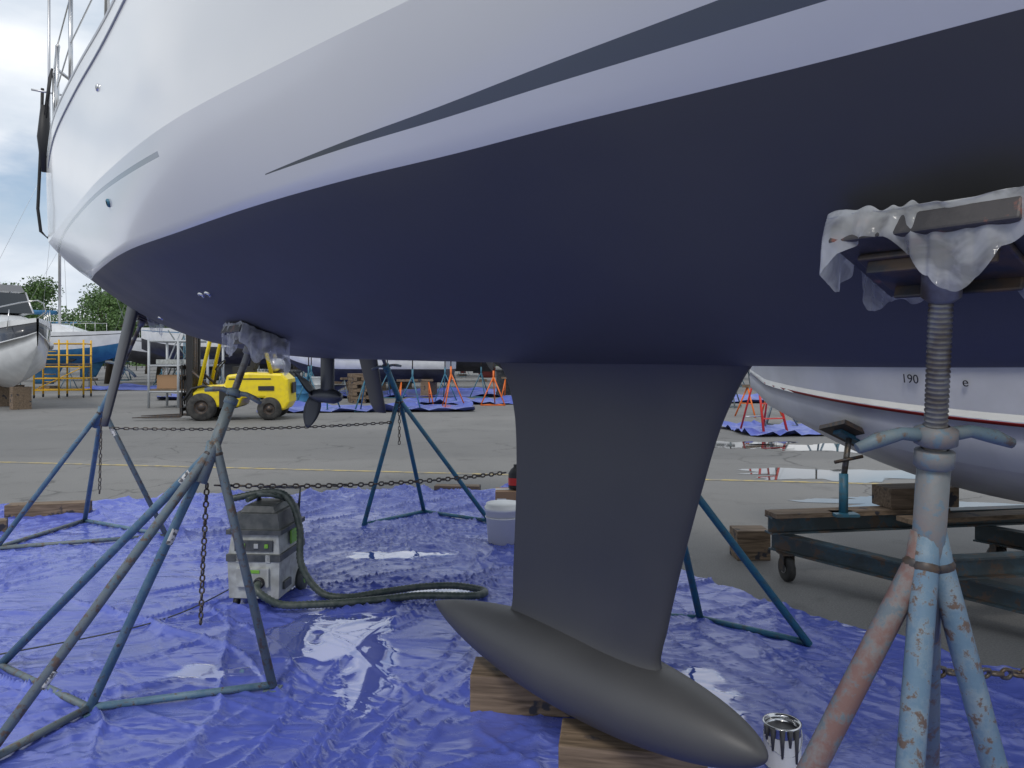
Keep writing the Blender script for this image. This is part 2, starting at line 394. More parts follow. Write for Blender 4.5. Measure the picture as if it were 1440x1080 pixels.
for k in range(3):
    a0=2*math.pi*k/3+.25; rr=[]
    for i in range(9):
        t=i/8; rad=.03+t*.185; w=.092*math.sin(math.pi*min(1,.18+t*.80))**.6+.004; tw=R(62-38*t)
        ring=[]
        for a,b_ in((-1,0),(-.5,.006),(.5,.006),(1,0),(.5,-.006),(-.5,-.006)):
            dx,dt=a*w*math.cos(tw),a*w*math.sin(tw)
            ang=a0+dt/rad*.55
            ring.append((-2.10+dx*.7+b_,rad*math.cos(ang),1.27+rad*math.sin(ang)))
        rr.append(ring)
    mb.loft(rr,'prop',caps=True)
mb.obj('saildrive_propeller',yacht)
mb=MB()
def fitting(s,q,z,nrm,r,k,k2):
    n_=Vector(nrm).normalized(); p=Vector((s,-q,z))
    mb.lathe(p-n_*.004,n_,[(r,0),(r,.008),(r*.8,.013),(r*.55,.013)],k,16); mb.lathe(p+n_*.002,n_,[(r*.55,.0),(0.0001,.001)],k2,12)
for s,q in((-.76,1.015),(-.84,1.02),(-2.4,.86)):
    z=hullz(s,q); dz=(hullz(s,q+.02)-z)/.02; fitting(s,q,z,(0,-dz,-1),.017,'stainless','black')
fitting(-1.0,hullq(-1.0,2.15),2.15,(0,-1,-.3),.018,'teal','black')
fitting(-1.4,hullq(-1.4,2.75),2.75,(0,-1,0),.018,'stainless','black')
mb.obj('hull_fittings',yacht)
# ------------------------------------------------------------------ jack stands
def wrap_film(mb,c,ax,ay,n_,hw,hh,hang,seed,res=70,top=.004):
    """film laid over a pad: flat on top, folded close over the edges, uneven hanging hem"""
    c=Vector(c); vs=[];fs=[]
    for i in range(res+1):
        for j in range(res+1):
            u=(i/res*2-1);v=(j/res*2-1)
            m=max(abs(u),abs(v),1e-6)
            core=.60
            k=min(m,core)/m
            px=u*k/core*hw; py=v*k/core*hh
            over=max(0,m-core)/(1-core)
            ang=math.atan2(v,u)
            L=hang*(.30+1.5*max(0,.25+N3(math.cos(ang)*1.5+seed,math.sin(ang)*1.5,seed))+.18*abs(N3(math.cos(ang)*5+seed,math.sin(ang)*5,1)))
            fold=N3(math.cos(ang)*6+seed,math.sin(ang)*6,over*.8+seed)
            fold2=N3(math.cos(ang)*15+seed,math.sin(ang)*15,over*1.5+seed)
            rad=Vector((u,v,0)).normalized()
            outd=(ax*rad.x+ay*rad.y)
            p=c+ax*px+ay*py+n_*(top+.014*max(0,N3(u*3+seed,v*3,5)))
            p+=outd*(.005+over**.8*(.008+.020*fold+.004*fold2)*1.2)
            p+=n_*(.014*math.sin(min(1,over*2.2)*math.pi)*(1+1.2*fold))
            p-=Vector((0,0,1))*L*over**1.1
            vs.append(p)
    for i in range(res):
        for j in range(res):
            a=i*(res+1)+j; fs.append((a,a+1,a+res+2,a+res+1))
    mb.add(vs,fs,'film',True)
def jack_stand(feet,apex,top,nrm,mats,edges,padw=.26,wrap=True,seed=1,colr=.026,legr=.02,scr=.017,handle=None,res=50,droop=.09,colk=None,flat=0,gap=0,capf=.42,tags=()):
    e=empty('jack_stand',(apex[0],apex[1],0))
    off=Vector((apex[0],apex[1],0))
    def o(p): return Vector(p)-off
    nrm=Vector(nrm).normalized(); nrm=(nrm+Vector((0,0,flat))).normalized()
    apex=Vector(apex);top=Vector(top)-Vector((0,0,gap)); d=(top-apex).normalized()
    colk=colk or mats[0]
    mb=MB()
    for i,f in enumerate(feet):
        k=mats[i%len(mats)]; f=Vector(f)
        out=(f-apex); out.z=0; out=out.normalized()
        a=apex+out*colr*.7-Vector((0,0,.02))
        mb.path([o(a+Vector((0,0,.05))-out*.01),o(a),o(f+Vector((0,0,.02)))],legr,k,12)
        mb.box(o(f+Vector((0,0,.008))),(.07,.07,.012),k,rz=i)
        mb.lathe(o(a+Vector((0,0,.0))),(f-a),[(legr,.0),(legr*1.12,.006),(legr,.014)],'darkmetal',12)
        for (ti,tt) in tags:
            if ti==i: p=a.lerp(f,tt); mb.lathe(o(p),(f-a),[(legr*1.03,0),(legr*1.03,.07)],'sticker',14)
    for i,j in edges:
        z=Vector((0,0,.03)); mb.tube(o(Vector(feet[i])+z),o(Vector(feet[j])+z),legr*.8,mats[(i+1)%len(mats)],n=10)
    L=(top-apex).length
    base=apex-d*.16
    cap=apex+d*L*capf
    mb.tube(o(base),o(cap),colr,colk,n=18)
    mb.lathe(o(cap-d*.03),d,[(colr,0),(colr*1.2,.004),(colr*1.2,.03),(colr*.8,.034)],colk,18)
    hd=Vector((1,.25,0)) if handle is None else Vector(handle); hd=(hd-d*hd.dot(d)).normalized()
    c=cap+d*.02
    mb.lathe(o(c-d*.012),d,[(colr*.9,0),(colr*1.3,.005),(colr*1.3,.03),(colr*.8,.036)],colk,18)
    for sg in(-1,1):
        mb.path([o(c+d*.005),o(c+hd*sg*.06+d*.012),o(c+hd*sg*.10+d*.002),o(c+hd*sg*.135-d*.012)],.01,'steelgrey',10,[.014,.011,.013,.009])
    a=cap; b=top-nrm*.075; LL=(b-a).length; dd=(b-a).normalized(); prof=[]; pitch=.0085
    nt_=int(LL/pitch)
    for i in range(nt_): prof+=[(scr*.84,i*pitch),(scr,i*pitch+pitch*.35),(scr,i*pitch+pitch*.6)]
    prof.append((scr*.84,LL)); mb.lathe(o(a),dd,prof,'screw',14)
    mb.lathe(o(b-dd*.02),dd,[(scr*.9,-.02),(scr*1.6,-.01),(scr*1.6,.03),(scr*2.2,.045)],'screw',16)
    ax=Vector((ux,uy,0)); ax=(ax-nrm*ax.dot(nrm)).normalized(); ay=nrm.cross(ax)
    rot=Matrix((ax,ay,nrm)).transposed()
    mb.obj('frame',e)
    mb=MB()
    mb.box(o(top-nrm*.055),(padw*.8,padw*.45,.012),'darkmetal',mat4=rot)
    for sg in(-1,1): mb.box(o(top-nrm*.068+ay*sg*padw*.18),(padw*.7,.008,.028),'darkmetal',mat4=rot)
    mb.box(o(top-nrm*.03),(padw,padw*.8,.036),PADM,mat4=rot)
    mb.obj('pad',e,bevel=.006)
    if wrap:
        mb=MB(); wrap_film(mb,o(top-nrm*.010),ax,ay,nrm,padw*.5,padw*.4,droop,seed,res=res)
        mb.obj('plastic_wrap',e)
    return e
PADM=peel('pad_plywood_old_paint',(.03,.028,.03),(.055,.05,.05),(.20,.08,.06),18,.56)
def hn(s,q):
    dz=(hullz(s,abs(q)+.02)-hullz(s,abs(q)))/.02; sg=1 if q>0 else -1
    w=Wd(0,1,0)-Wd(0,0,0)
    return (Vector((0,0,1))-w*sg*dz).normalized()
def ht(s,q): 
    p=Wd(s,q,hullz(s,abs(q))); return p-hn(s,q)*.004
jack_stand([(.08,1.22,0),(1.0,1.2,0),(.45,.97,0),(1.07,1.9,0)],(.72,1.28,1.17),ht(1.937,.57),hn(1.937,.57),['steelred','steelrust','steelrust','steelgrey'],[(0,2),(2,1),(1,3),(0,3)],padw=.28,seed=3.3,colr=.026,legr=.021,scr=.0185,handle=(1,.05,0),res=150,droop=.085,colk='steelcol',flat=1.0,gap=.012,capf=.33)
jack_stand([(-1.08,3.34,0),(-1.785,3.12,0),(-2.47,3.56,0),(-1.93,2.67,0)],(-1.34,3.32,1.10),ht(-1.05,.72),hn(-1.05,.72),['steelgrey','steelblue','steelblue','steelgrey'],[(1,0),(2,1),(3,1)],padw=.29,seed=8.1,handle=(1,0,0),res=90,droop=.13,tags=((3,.72),(1,.3),(2,.08)))
jack_stand([(-4.02,5.75,0),(-2.88,6.17,0),(-3.9,6.75,0)],(-3.38,6.1,1.08),ht(-4.1,.62),hn(-4.1,.62),['steelblue','steelgrey'],[(0,1),(1,2),(2,0)],seed=5.2,handle=(1,0,0),tags=((1,.12),))
jack_stand([(-1.32,6.58,0),(-.2,6.72,0),(-.85,7.15,0)],(-1.03,6.75,1.13),ht(-3.1,-.85),hn(-3.1,-.85),['teal','teal'],[(0,2),(1,2)],seed=2.2,handle=(1,0,0))
jack_stand([(1.54,3.83,0),(1.07,4.2,0),(.55,4.3,0)],(.80,3.98,1.02),ht(-.3,-.85),hn(-.3,-.85),['teal','teal'],[(0,1),(1,2)],seed=9.2,handle=(1,0,0))
# ------------------------------------------------------------------ chains
def chain(pts,link=.038,r=.0042,name='chain'):
    P=[Vector(p) for p in pts]; mb=MB()
    step=link*.72
    seg=[(P[i],P[i+1]) for i in range(len(P)-1)]; tot=sum((b-a).length for a,b in seg); k=int(tot/step)
    def at(L):
        for a,b in seg:
            l=(b-a).length
            if L<=l: return a+(b-a)*(L/l),(b-a).normalized()
            L-=l
        return seg[-1][1],(seg[-1][1]-seg[-1][0]).normalized()
    for i in range(k):
        c,t=at(i*step); up=Vector((0,0,1)) if abs(t.z)<.8 else Vector((1,0,0))
        a=t.cross(up).normalized(); b=t.cross(a)
        if i%2: a,b=b,a
        w=random.uniform(-.35,.35); a2=a*math.cos(w)+b*math.sin(w)
        hl=link/2-.006; rw=.0095; lp=[]
        for s_ in range(12):
            an=2*math.pi*s_/12; lp.append(c+t*(math.cos(an)*rw+(hl-rw if math.cos(an)>=0 else -(hl-rw)))+a2*math.sin(an)*rw)
        lp.append(lp[0]); mb.path(lp,r,'chain',5,caps=False)
    return mb.obj(name,recalc=False)
def cat(a,b,sag,n=16):
    a=Vector(a);b=Vector(b); return [a.lerp(b,i/n)-Vector((0,0,sag*4*(i/n)*(1-i/n))) for i in range(n+1)]
chain(cat((-1.33,3.34,.93),(-.0,4.2,.86),.03))
chain([(-1.37,3.32,.93),(-1.385,3.31,.55),(-1.39,3.30,.30)])
chain(cat((-3.3,6.1,.93),(-1.05,6.7,.93),.03),link=.05,r=.005)
chain([(-3.36,6.05,1.0),(-3.37,6.04,.38)],link=.045)
chain([(-1.02,6.7,1.1),(-1.02,6.69,.68)],link=.045)
chain(cat((.80,1.42,.90),(2.0,1.75,.80),.02))
# ------------------------------------------------------------------ timber, can, bucket, box
def timber(c,size,rz,name='timber_block'):
    mb=MB(); mb.box((0,0,size[2]/2),size,'wood'); o=mb.obj(name,bevel=.006); o.location=(c[0],c[1],c[2] if len(c)>2 else .012); o.rotation_euler=(0,0,rz); return o
timber((.07,3.18),(.48,.2,.165),R(-4))
timber((.42,2.60),(.50,.2,.165),R(-8))
timber((-4.35,6.95),(.7,.14,.14),R(12)); timber((-4.6,6.3),(.5,.14,.1),R(30)); timber((-.6,8.15),(.5,.14,.1),R(-5))
mb=MB()
mb.lathe((0,0,0),(0,0,1),[(0,0.001),(.064,.001),(.066,.004),(.064,.008),(.064,.168),(.067,.172),(.067,.178),(.060,.178),(.058,.165),(.057,.15),(0,.15)],'stainless',32)
mb.lathe((0,0,.03),(0,0,1),[(.0648,0),(.0648,.11)],'whitepl',32)
mb.lathe((0,0,.153),(0,0,1),[(.0565,0),(0,.001)],AF,24)
for a,h in((-1.9,.10),(-1.5,.06),(-2.4,.08),(-1.1,.12),(-2.8,.05)):
    x,y=.066*math.cos(a),.066*math.sin(a); mb.path([(x,y,.176),(x*1.01,y*1.01,.176-h)],.006,AF,8,[.011,.004])
mb.path([(.068*math.cos(t),-.068*abs(math.sin(t))*.9-.002,.15-.07*math.sin(t)) for t in [math.pi*i/14 for i in range(15)]],.0018,'stainless',6)
o=mb.obj('paint_can'); o.location=(.975,2.67,.014)
mb=MB()
mb.lathe((0,0,0),(0,0,1),[(0,.001),(.115,.001),(.135,.25),(.142,.252),(.142,.275),(.132,.278),(.13,.3),(0,.3)],'whitepl',32)
mb.torus((0,0,.2),(0,0,1),.134,.004,'whitepl',32,6)
o=mb.obj('bucket'); o.location=(-.07,6.0,.01); o.scale=(1.08,1.08,1.08)
mb=MB(); mb.box((0,0,.11),(.32,.24,.22),'cardboard'); mb.box((0,0,.224),(.32,.05,.003),'whitepl'); mb.box((-.10,-.1215,.13),(.09,.001,.05),'whitepl')
o=mb.obj('cardboard_box',bevel=.003); o.location=(-.0,7.2,.01)
mb=MB(); mb.lathe((0,0,0),(0,0,1),[(0,0),(.07,0),(.075,.01),(.075,.15),(.05,.19),(.025,.21),(.025,.235),(0,.235)],'black',20); mb.path([(.06,0,.16),(.09,0,.18),(.06,0,.21),(.02,0,.22)],.01,'black',8); mb.lathe((0,0,.04),(0,0,1),[(.0762,0),(.0762,.07)],'red',20)
o=mb.obj('plastic_bottle'); o.location=(.04,7.2,.24)
# ------------------------------------------------------------------ vacuum
e=empty('dust_extractor',(-1.53,4.62,.012),R(-4)); e.scale=(.90,.90,.93)
mb=MB()
def rbox(mb,x0,x1,y0,y1,z0,z1,k,t=.0):
    vs=[(x0,y0,z0),(x1,y0,z0),(x1,y1,z0),(x0,y1,z0),(x0+t,y0+t,z1),(x1-t,y0+t,z1),(x1-t,y1-t,z1),(x0+t,y1-t,z1)]
    mb.add(vs,[(3,2,1,0),(4,5,6,7),(0,1,5,4),(1,2,6,5),(2,3,7,6),(3,0,4,7)],k)
rbox(mb,-.17,.17,-.22,.22,.06,.30,'vgrey',-.008)
rbox(mb,-.185,.185,-.235,.235,.30,.345,'vdark')
rbox(mb,-.175,.175,-.22,.22,.345,.47,'vgrey',.015)
rbox(mb,-.19,.19,-.225,.225,.47,.50,'vdark')
rbox(mb,-.17,.17,-.21,.21,.50,.60,'vdark',.02)
rbox(mb,-.12,.12,-.16,.16,.60,.64,'vdark',.02)
mb.box((0,-.223,.40),(.26,.012,.07),'vdark'); mb.box((-.07,-.232,.40),(.03,.008,.03),'green'); mb.box((.02,-.232,.40),(.03,.008,.03),'vgrey'); mb.box((.09,-.232,.40),(.025,.012,.025),'green')
mb.box((0,-.236,.20),(.22,.02,.12),'vgrey'); mb.box((0,-.248,.24),(.10,.004,.022),'green')
for sx in(-1,1):
    mb.box((sx*.188,0,.42),(.012,.10,.09),'green'); mb.box((sx*.18,-.1,.13),(.02,.12,.05),'vdark')
    mb.box((sx*.10,-.228,.32),(.035,.014,.05),'vgrey')
mb.obj('body',e,bevel=.014)
mb=MB()
for sx in(-1,1):
    mb.lathe((sx*.17,.16,.085),(sx,0,0),[(0,0),(.085,0),(.085,.035),(.05,.04),(0,.04)],'vdark',24)
    mb.lathe((sx*.171,.16,.085),(sx,0,0),[(.03,.041),(0,.045)],'green',12)
    mb.lathe((sx*.13-.014,-.19,.03),(1,0,0),[(0,0),(.03,0),(.03,.028),(0,.028)],'black',16); mb.box((sx*.13,-.19,.055),(.03,.04,.03),'vdark')
mb.lathe((.05,-.235,.17),(0,-1,0),[(.036,0),(.036,.03),(.028,.035)],'black',18)
mb.path([(-.15,.2,.55),(-.15,.24,.70),(.15,.24,.70),(.15,.2,.55)],.010,'vdark',8)
mb.path([(-.10,.1,.64),(-.06,.0,.69),(.05,-.05,.70),(.12,.02,.66),(.05,.12,.665),(-.08,.08,.68),(-.12,-.05,.66)],.017,'hose',10)
mb.obj('wheels_and_handle',e,bevel=0)
mb=MB()
def ribbed(mb,pts,r,k,n=10,step=.012):
    P=[Vector(p) for p in pts]
    out=[]
    for i in range(len(P)-1):
        p0=P[max(i-1,0)];p1=P[i];p2=P[i+1];p3=P[min(i+2,len(P)-1)]
        m=max(2,int((p2-p1).length/step))
        for j in range(m):
            t=j/m; out.append(.5*((2*p1)+(p2-p0)*t+(2*p0-5*p1+4*p2-p3)*t*t+(3*p1-p0-3*p2+p3)*t**3))
    out.append(P[-1])
    mb.path(out,r,k,n,[r*(1.08 if i%2 else .9) for i in range(len(out))])
hz=.045
ribbed(mb,[(-.25+.0,.0,.66),(.0,.05,.70),(.16,.0,.66),(.25,-.05,.48),(.28,-.1,.25),(.42,-.12,.08),(.6,-.1,hz),(.8,.02,hz),(1.05,.16,hz),(1.3,.20,hz),(1.5,.10,hz),(1.45,-.04,hz+.01),(1.1,-.06,hz+.01),(.9,-.10,hz),(.65,-.2,hz),(.42,-.26,hz),(.22,-.32,.06),(.08,-.34,.14),(.05,-.27,.17)],.024,'hose')
ho=mb.obj('hose',e)
mb=MB(); ribbed(mb,[(-1.7,4.6,.1),(-1.9,4.3,.035),(-2.1,4.0,.035),(-2.5,3.7,.035),(-2.9,3.45,.035),(-3.4,3.3,.035)],.004,'vdark',6,.03); mb.obj('extension_cord')
# ------------------------------------------------------------------ tarp
def lerp(a,b,t): return a+(b-a)*t
RC=[Vector(p) for p in((0.05,8.15),(.62,6.4),(1.2,5.0),(1.72,4.2),(2.45,3.45),(4,2.2),(6,.6),(6.5,-2))]
RL=[0]
for i in range(len(RC)-1): RL.append(RL[-1]+(RC[i+1]-RC[i]).length)
def rc(b):
    L=b*RL[-1]
    for i in range(len(RC)-1):
        if L<=RL[i+1]: 
            return RC[i].lerp(RC[i+1],(L-RL[i])/(RL[i+1]-RL[i]))
    return RC[-1]
PUD=[(-1.05,3.95,.42,.34),(-.66,3.55,.12,.50),(-1.4,3.5,.22,.10),(-.45,4.7,.25,.10),(.9,3.3,.16,.24),(-.9,5.6,.40,.12),(-3.2,3.9,.35,.14)]
def wet(x,y):
    w=0
    for px,py,a,b in PUD:
        d=((x-px)/a)**2+((y-py)/b)**2
        d+=1.3*N3(x*3.2,y*3.2,4)+1.0*N3(x*9,y*9,2)
        w=max(w,min(1,max(0,(1.0-d)*3)))
    return w
def tarph(x,y,a,b):
    wx=x+.30*N3(x*1.1,y*1.1,7)+.03*N3(x*4,y*4,8); wy=y+.30*N3(x*1.1,y*1.1,17)+.03*N3(x*4,y*4,18)
    h=0
    for (ang,fx,fy,amp,sd,p) in((.5,.5,3.4,.038,1,14),(1.25,.7,4.6,.034,2,15),(-.7,.5,3.2,.036,3,14),(2.2,1.4,8,.013,4,10),(1.7,.5,5.4,.028,6,15),(.9,.8,7,.018,7,12),(-.2,.8,6,.018,8,12),(.2,.6,9,.014,9,14)):
        c,s_=math.cos(ang),math.sin(ang); u=(wx*c+wy*s_)*fx; v=(-wx*s_+wy*c)*fy
        r=1-abs(N3(u,v,sd*3.1))*2.0
        m=max(0,.40+1.3*N3(x*.7+sd*5,y*.7,sd))
        if r>0: h+=amp*m*r**p
    h+=.014*(N3(x*1.3,y*1.3,31)+.3)
    eb=max(0,1-b*14)
    if eb>0: h+=eb**.7*(.05+.10*abs(N3(x*3.5,y*9,41)))*(1-.2*eb)
    er=max(0,1-(1-a)*16)
    if er>0: h+=er*(.015+.05*abs(N3(x*4,y*4,43)))
    return max(h,0)
NA,NB=620,540
vs=[];fs=[];wl=[]
for j in range(NB+1):
    b=(j/NB)*.86; Lp=Vector((-7,lerp(6.7,-1.5,b))); Rp=rc(b)
    for i in range(NA+1):
        a=i/NA; p=Lp.lerp(Rp,a)
        x,y=p.x,p.y
        y+=.5*math.sin(min(1,a)*math.pi)*(1-b)**3*a
        eb=max(0,1-b*10); y+=eb*(.16*N3(x*1.1,3,9)+.06*N3(x*4,5,9))
        er=max(0,1-(1-a)*12); x+=er*(.14*N3(y*1.3,5,11)+.05*N3(y*4,5,19))
        w=wet(x,y); h=tarph(x,y,a,b)
        if w>0: h=lerp(h,.012,w*.90)
        vs.append((x,y,.007+h)); wl.append(w)
for j in range(NB):
    for i in range(NA):
        k=j*(NA+1)+i; fs.append((k,k+NA+1,k+NA+2,k+1))
me=bpy.data.meshes.new('tarpaulin'); me.from_pydata(vs,[],fs)
at=me.attributes.new('wet','FLOAT','POINT'); at.data.foreach_set('value',wl)
me.polygons.foreach_set('use_smooth',[True]*len(fs))
tarp=bpy.data.objects.new('tarpaulin',me); S.collection.objects.link(tarp)
m,nt,b=newmat('blue_tarpaulin'); L=nt.links.new
tc=nt.nodes.new('ShaderNodeTexCoord'); at=nt.nodes.new('ShaderNodeAttribute'); at.attribute_name='wet'
n1=nt.nodes.new('ShaderNodeTexNoise'); n1.inputs['Scale'].default_value=1.2; n1.inputs['Detail'].default_value=8; L(tc.outputs['Object'],n1.inputs['Vector'])
mx=nt.nodes.new('ShaderNodeMix'); mx.data_type='RGBA'; mx.inputs[6].default_value=(.068,.098,.43,1); mx.inputs[7].default_value=(.11,.145,.51,1); L(n1.outputs['Fac'],mx.inputs[0])
n2=nt.nodes.new('ShaderNodeTexNoise'); n2.inputs['Scale'].default_value=4.5; n2.inputs['Detail'].default_value=10; n2.inputs['Roughness'].default_value=.7; L(tc.outputs['Object'],n2.inputs['Vector'])
mr=nt.nodes.new('ShaderNodeMapRange'); mr.inputs[1].default_value=.5; mr.inputs[2].default_value=.8; mr.inputs[4].default_value=.3; L(n2.outputs['Fac'],mr.inputs[0])
mx2=nt.nodes.new('ShaderNodeMix'); mx2.data_type='RGBA'; mx2.inputs[7].default_value=(.24,.27,.44,1); L(mr.outputs[0],mx2.inputs[0]); L(mx.outputs[2],mx2.inputs[6]); L(mx2.outputs[2],b.inputs['Base Color'])
rn=nt.nodes.new('ShaderNodeMapRange'); rn.inputs[1].default_value=.35; rn.inputs[2].default_value=.7; rn.inputs[3].default_value=.16; rn.inputs[4].default_value=.34; L(n2.outputs['Fac'],rn.inputs[0])
rr=nt.nodes.new('ShaderNodeMapRange'); L(rn.outputs[0],rr.inputs[3]); rr.inputs[4].default_value=.02; L(at.outputs['Fac'],rr.inputs[0]); L(rr.outputs[0],b.inputs['Roughness'])
b.inputs['Specular IOR Level'].default_value=.85
L(at.outputs['Fac'],b.inputs['Coat Weight']); b.inputs['Coat IOR'].default_value=2.0; b.inputs['Coat Roughness'].default_value=.015
nw=nt.nodes.new('ShaderNodeTexNoise'); nw.inputs['Scale'].default_value=1.5; nw.inputs['Detail'].default_value=3; L(tc.outputs['Object'],nw.inputs['Vector'])
vw=nt.nodes.new('ShaderNodeVectorMath'); vw.operation='MULTIPLY_ADD'; vw.inputs[1].default_value=(.5,.5,0); L(nw.outputs['Color'],vw.inputs[0]); L(tc.outputs['Object'],vw.inputs[2])
def crum(rot,sx,sy,sc):
    mp=nt.nodes.new('ShaderNodeMapping'); mp.inputs['Rotation'].default_value=(0,0,rot); mp.inputs['Scale'].default_value=(sx,sy,1); L(vw.outputs[0],mp.inputs['Vector'])
    v=nt.nodes.new('ShaderNodeTexVoronoi'); v.voronoi_dimensions='2D'; v.feature='DISTANCE_TO_EDGE'; v.inputs['Scale'].default_value=sc; L(mp.outputs[0],v.inputs['Vector'])
    return v.outputs['Distance']
def madd(a,k,c):
    x=nt.nodes.new('ShaderNodeMath'); x.operation='MULTIPLY_ADD'; L(a,x.inputs[0]); x.inputs[1].default_value=k
    if c is None: x.inputs[2].default_value=0
    else: L(c,x.inputs[2])
    return x.outputs[0]
hh=madd(crum(.5,1,2.8,1.3),1.0,None); hh=madd(crum(-.8,1,3.4,2.0),.6,hh); hh=madd(crum(1.4,1,3.0,4.0),.22,hh)
# wrinkle strength varies over the sheet: calm areas and crumpled areas
nm=nt.nodes.new('ShaderNodeTexNoise'); nm.inputs['Scale'].default_value=.9; nm.inputs['Detail'].default_value=4; L(tc.outputs['Object'],nm.inputs['Vector'])
ms_=nt.nodes.new('ShaderNodeMapRange'); ms_.inputs[1].default_value=.38; ms_.inputs[2].default_value=.62; ms_.inputs[3].default_value=.12; ms_.inputs[4].default_value=.60; L(nm.outputs['Fac'],ms_.inputs[0])
iv=nt.nodes.new('ShaderNodeMapRange'); L(ms_.outputs[0],iv.inputs[3]); iv.inputs[4].default_value=0.03; L(at.outputs['Fac'],iv.inputs[0])
bp=nt.nodes.new('ShaderNodeBump'); bp.inputs['Distance'].default_value=.035; L(iv.outputs[0],bp.inputs['Strength']); L(hh,bp.inputs['Height']); L(bp.outputs[0],b.inputs['Normal'])
me.materials.append(m)
# ------------------------------------------------------------------ ground
m,nt,b=newmat('asphalt'); L=nt.links.new
tc=nt.nodes.new('ShaderNodeTexCoord')
def nz(scale,det=8,ro=.55,src=None):
    n=nt.nodes.new('ShaderNodeTexNoise'); n.inputs['Scale'].default_value=scale; n.inputs['Detail'].default_value=det; n.inputs['Roughness'].default_value=ro
    L(src if src else tc.outputs['Object'],n.inputs['Vector']); return n.outputs['Fac']
def ramp(src,a,c,o0=0,o1=1):
    x=nt.nodes.new('ShaderNodeMapRange'); x.inputs[1].default_value=a;x.inputs[2].default_value=c;x.inputs[3].default_value=o0;x.inputs[4].default_value=o1; L(src,x.inputs[0]); return x.outputs[0]
def mixc(f,a,c):
    x=nt.nodes.new('ShaderNodeMix'); x.data_type='RGBA'; L(f,x.inputs[0])
    for i,v in((6,a),(7,c)):
        if isinstance(v,tuple): x.inputs[i].default_value=(*v,1)
        else: L(v,x.inputs[i])
    return x.outputs[2]
c1=mixc(ramp(nz(.25),.35,.65),(.165,.162,.155),(.245,.238,.225))
c2=mixc(ramp(nz(90,3,.8),.35,.7),c1,(.12,.118,.114))
c3=mixc(ramp(nz(1.6,10,.7),.55,.72),c2,(.115,.112,.106))
spx=nt.nodes.new('ShaderNodeSeparateXYZ'); L(tc.outputs['Object'],spx.inputs[0])
yw=nt.nodes.new('ShaderNodeMath'); yw.operation='MULTIPLY_ADD'; L(nz(.5,6),yw.inputs[0]); yw.inputs[1].default_value=1.2; L(spx.outputs['Y'],yw.inputs[2])
la=ramp(yw.outputs[0],11.6,11.9,0,1); lb=ramp(yw.outputs[0],16.2,16.6,1,0)
lm=nt.nodes.new('ShaderNodeMath'); lm.operation='MULTIPLY'; L(la,lm.inputs[0]); L(lb,lm.inputs[1])
lm2=nt.nodes.new('ShaderNodeMath'); lm2.operation='MULTIPLY'; L(lm.outputs[0],lm2.inputs[0]); lm2.inputs[1].default_value=.35
c3=mixc(lm2.outputs[0],c3,(.10,.10,.10))
vo=nt.nodes.new('ShaderNodeTexVoronoi'); vo.feature='DISTANCE_TO_EDGE'; vo.inputs['Scale'].default_value=.42
nw=nt.nodes.new('ShaderNodeTexNoise'); nw.inputs['Scale'].default_value=1.3; nw.inputs['Detail'].default_value=6; L(tc.outputs['Object'],nw.inputs['Vector'])
vm=nt.nodes.new('ShaderNodeVectorMath'); vm.operation='MULTIPLY_ADD'; vm.inputs[1].default_value=(1.4,1.4,0); L(nw.outputs['Color'],vm.inputs[0]); L(tc.outputs['Object'],vm.inputs[2]); L(vm.outputs[0],vo.inputs['Vector'])
ck=ramp(vo.outputs['Distance'],.0,.012,1,0)
cm=nt.nodes.new('ShaderNodeMath'); cm.operation='MULTIPLY'; L(ck,cm.inputs[0]); L(ramp(nz(.3),.48,.55,0,.75),cm.inputs[1])
c4=mixc(cm.outputs[0],c3,(.05,.049,.046))
L(c4,b.inputs['Base Color']); b.inputs['Roughness'].default_value=.85
bp=nt.nodes.new('ShaderNodeBump'); bp.inputs['Strength'].default_value=.4; bp.inputs['Distance'].default_value=.006; L(nz(120,3,.7),bp.inputs['Height']); L(bp.outputs[0],b.inputs['Normal'])
mb=MB(); mb.add([(-600,-100,0),(600,-100,0),(600,1200,0),(-600,1200,0)],[(0,1,2,3)],m); mb.obj('ground')
ym=mat('faded_yellow_line',(.42,.33,.13),.8,0,(.23,.21,.17),8,.45,.6)
mb=MB()
def strip(mb,a,b_,w,z,k):
    a=Vector((*a,z));b_=Vector((*b_,z)); d=(b_-a).normalized(); n_=Vector((-d.y,d.x,0))*w/2
    mb.add([a-n_,b_-n_,b_+n_,a+n_],[(0,1,2,3)],k)
strip(mb,(-14,11.8),(9,8.15),.09,.004,ym); mb.obj('painted_line')
wm,nt2,b2=newmat('puddle_water'); b2.inputs['Base Color'].default_value=(.06,.06,.057,1); b2.inputs['Roughness'].default_value=.03
def puddle(cx,cy,a,c,seed):
    mb=MB(); n=96; vs=[(cx,cy,.004)]
    for i in range(n):
        w=2*math.pi*i/n; r=1+.6*N3(math.cos(w)*1.6+seed,math.sin(w)*1.6)+.35*N3(math.cos(w)*5,math.sin(w)*5+seed)+.15*N3(math.cos(w)*14,math.sin(w)*14+seed)
        vs.append((cx+a*r*math.cos(w),cy+c*r*math.sin(w),.004))
    mb.add(vs,[(0,i+1,(i+1)%n+1) for i in range(n)],wm); mb.obj('puddle')
puddle(4.2,9.6,1.3,.5,1); puddle(5.8,12.5,2.0,.6,3); puddle(3.9,13,.9,.6,5); puddle(4.1,7.7,.9,.35,8)
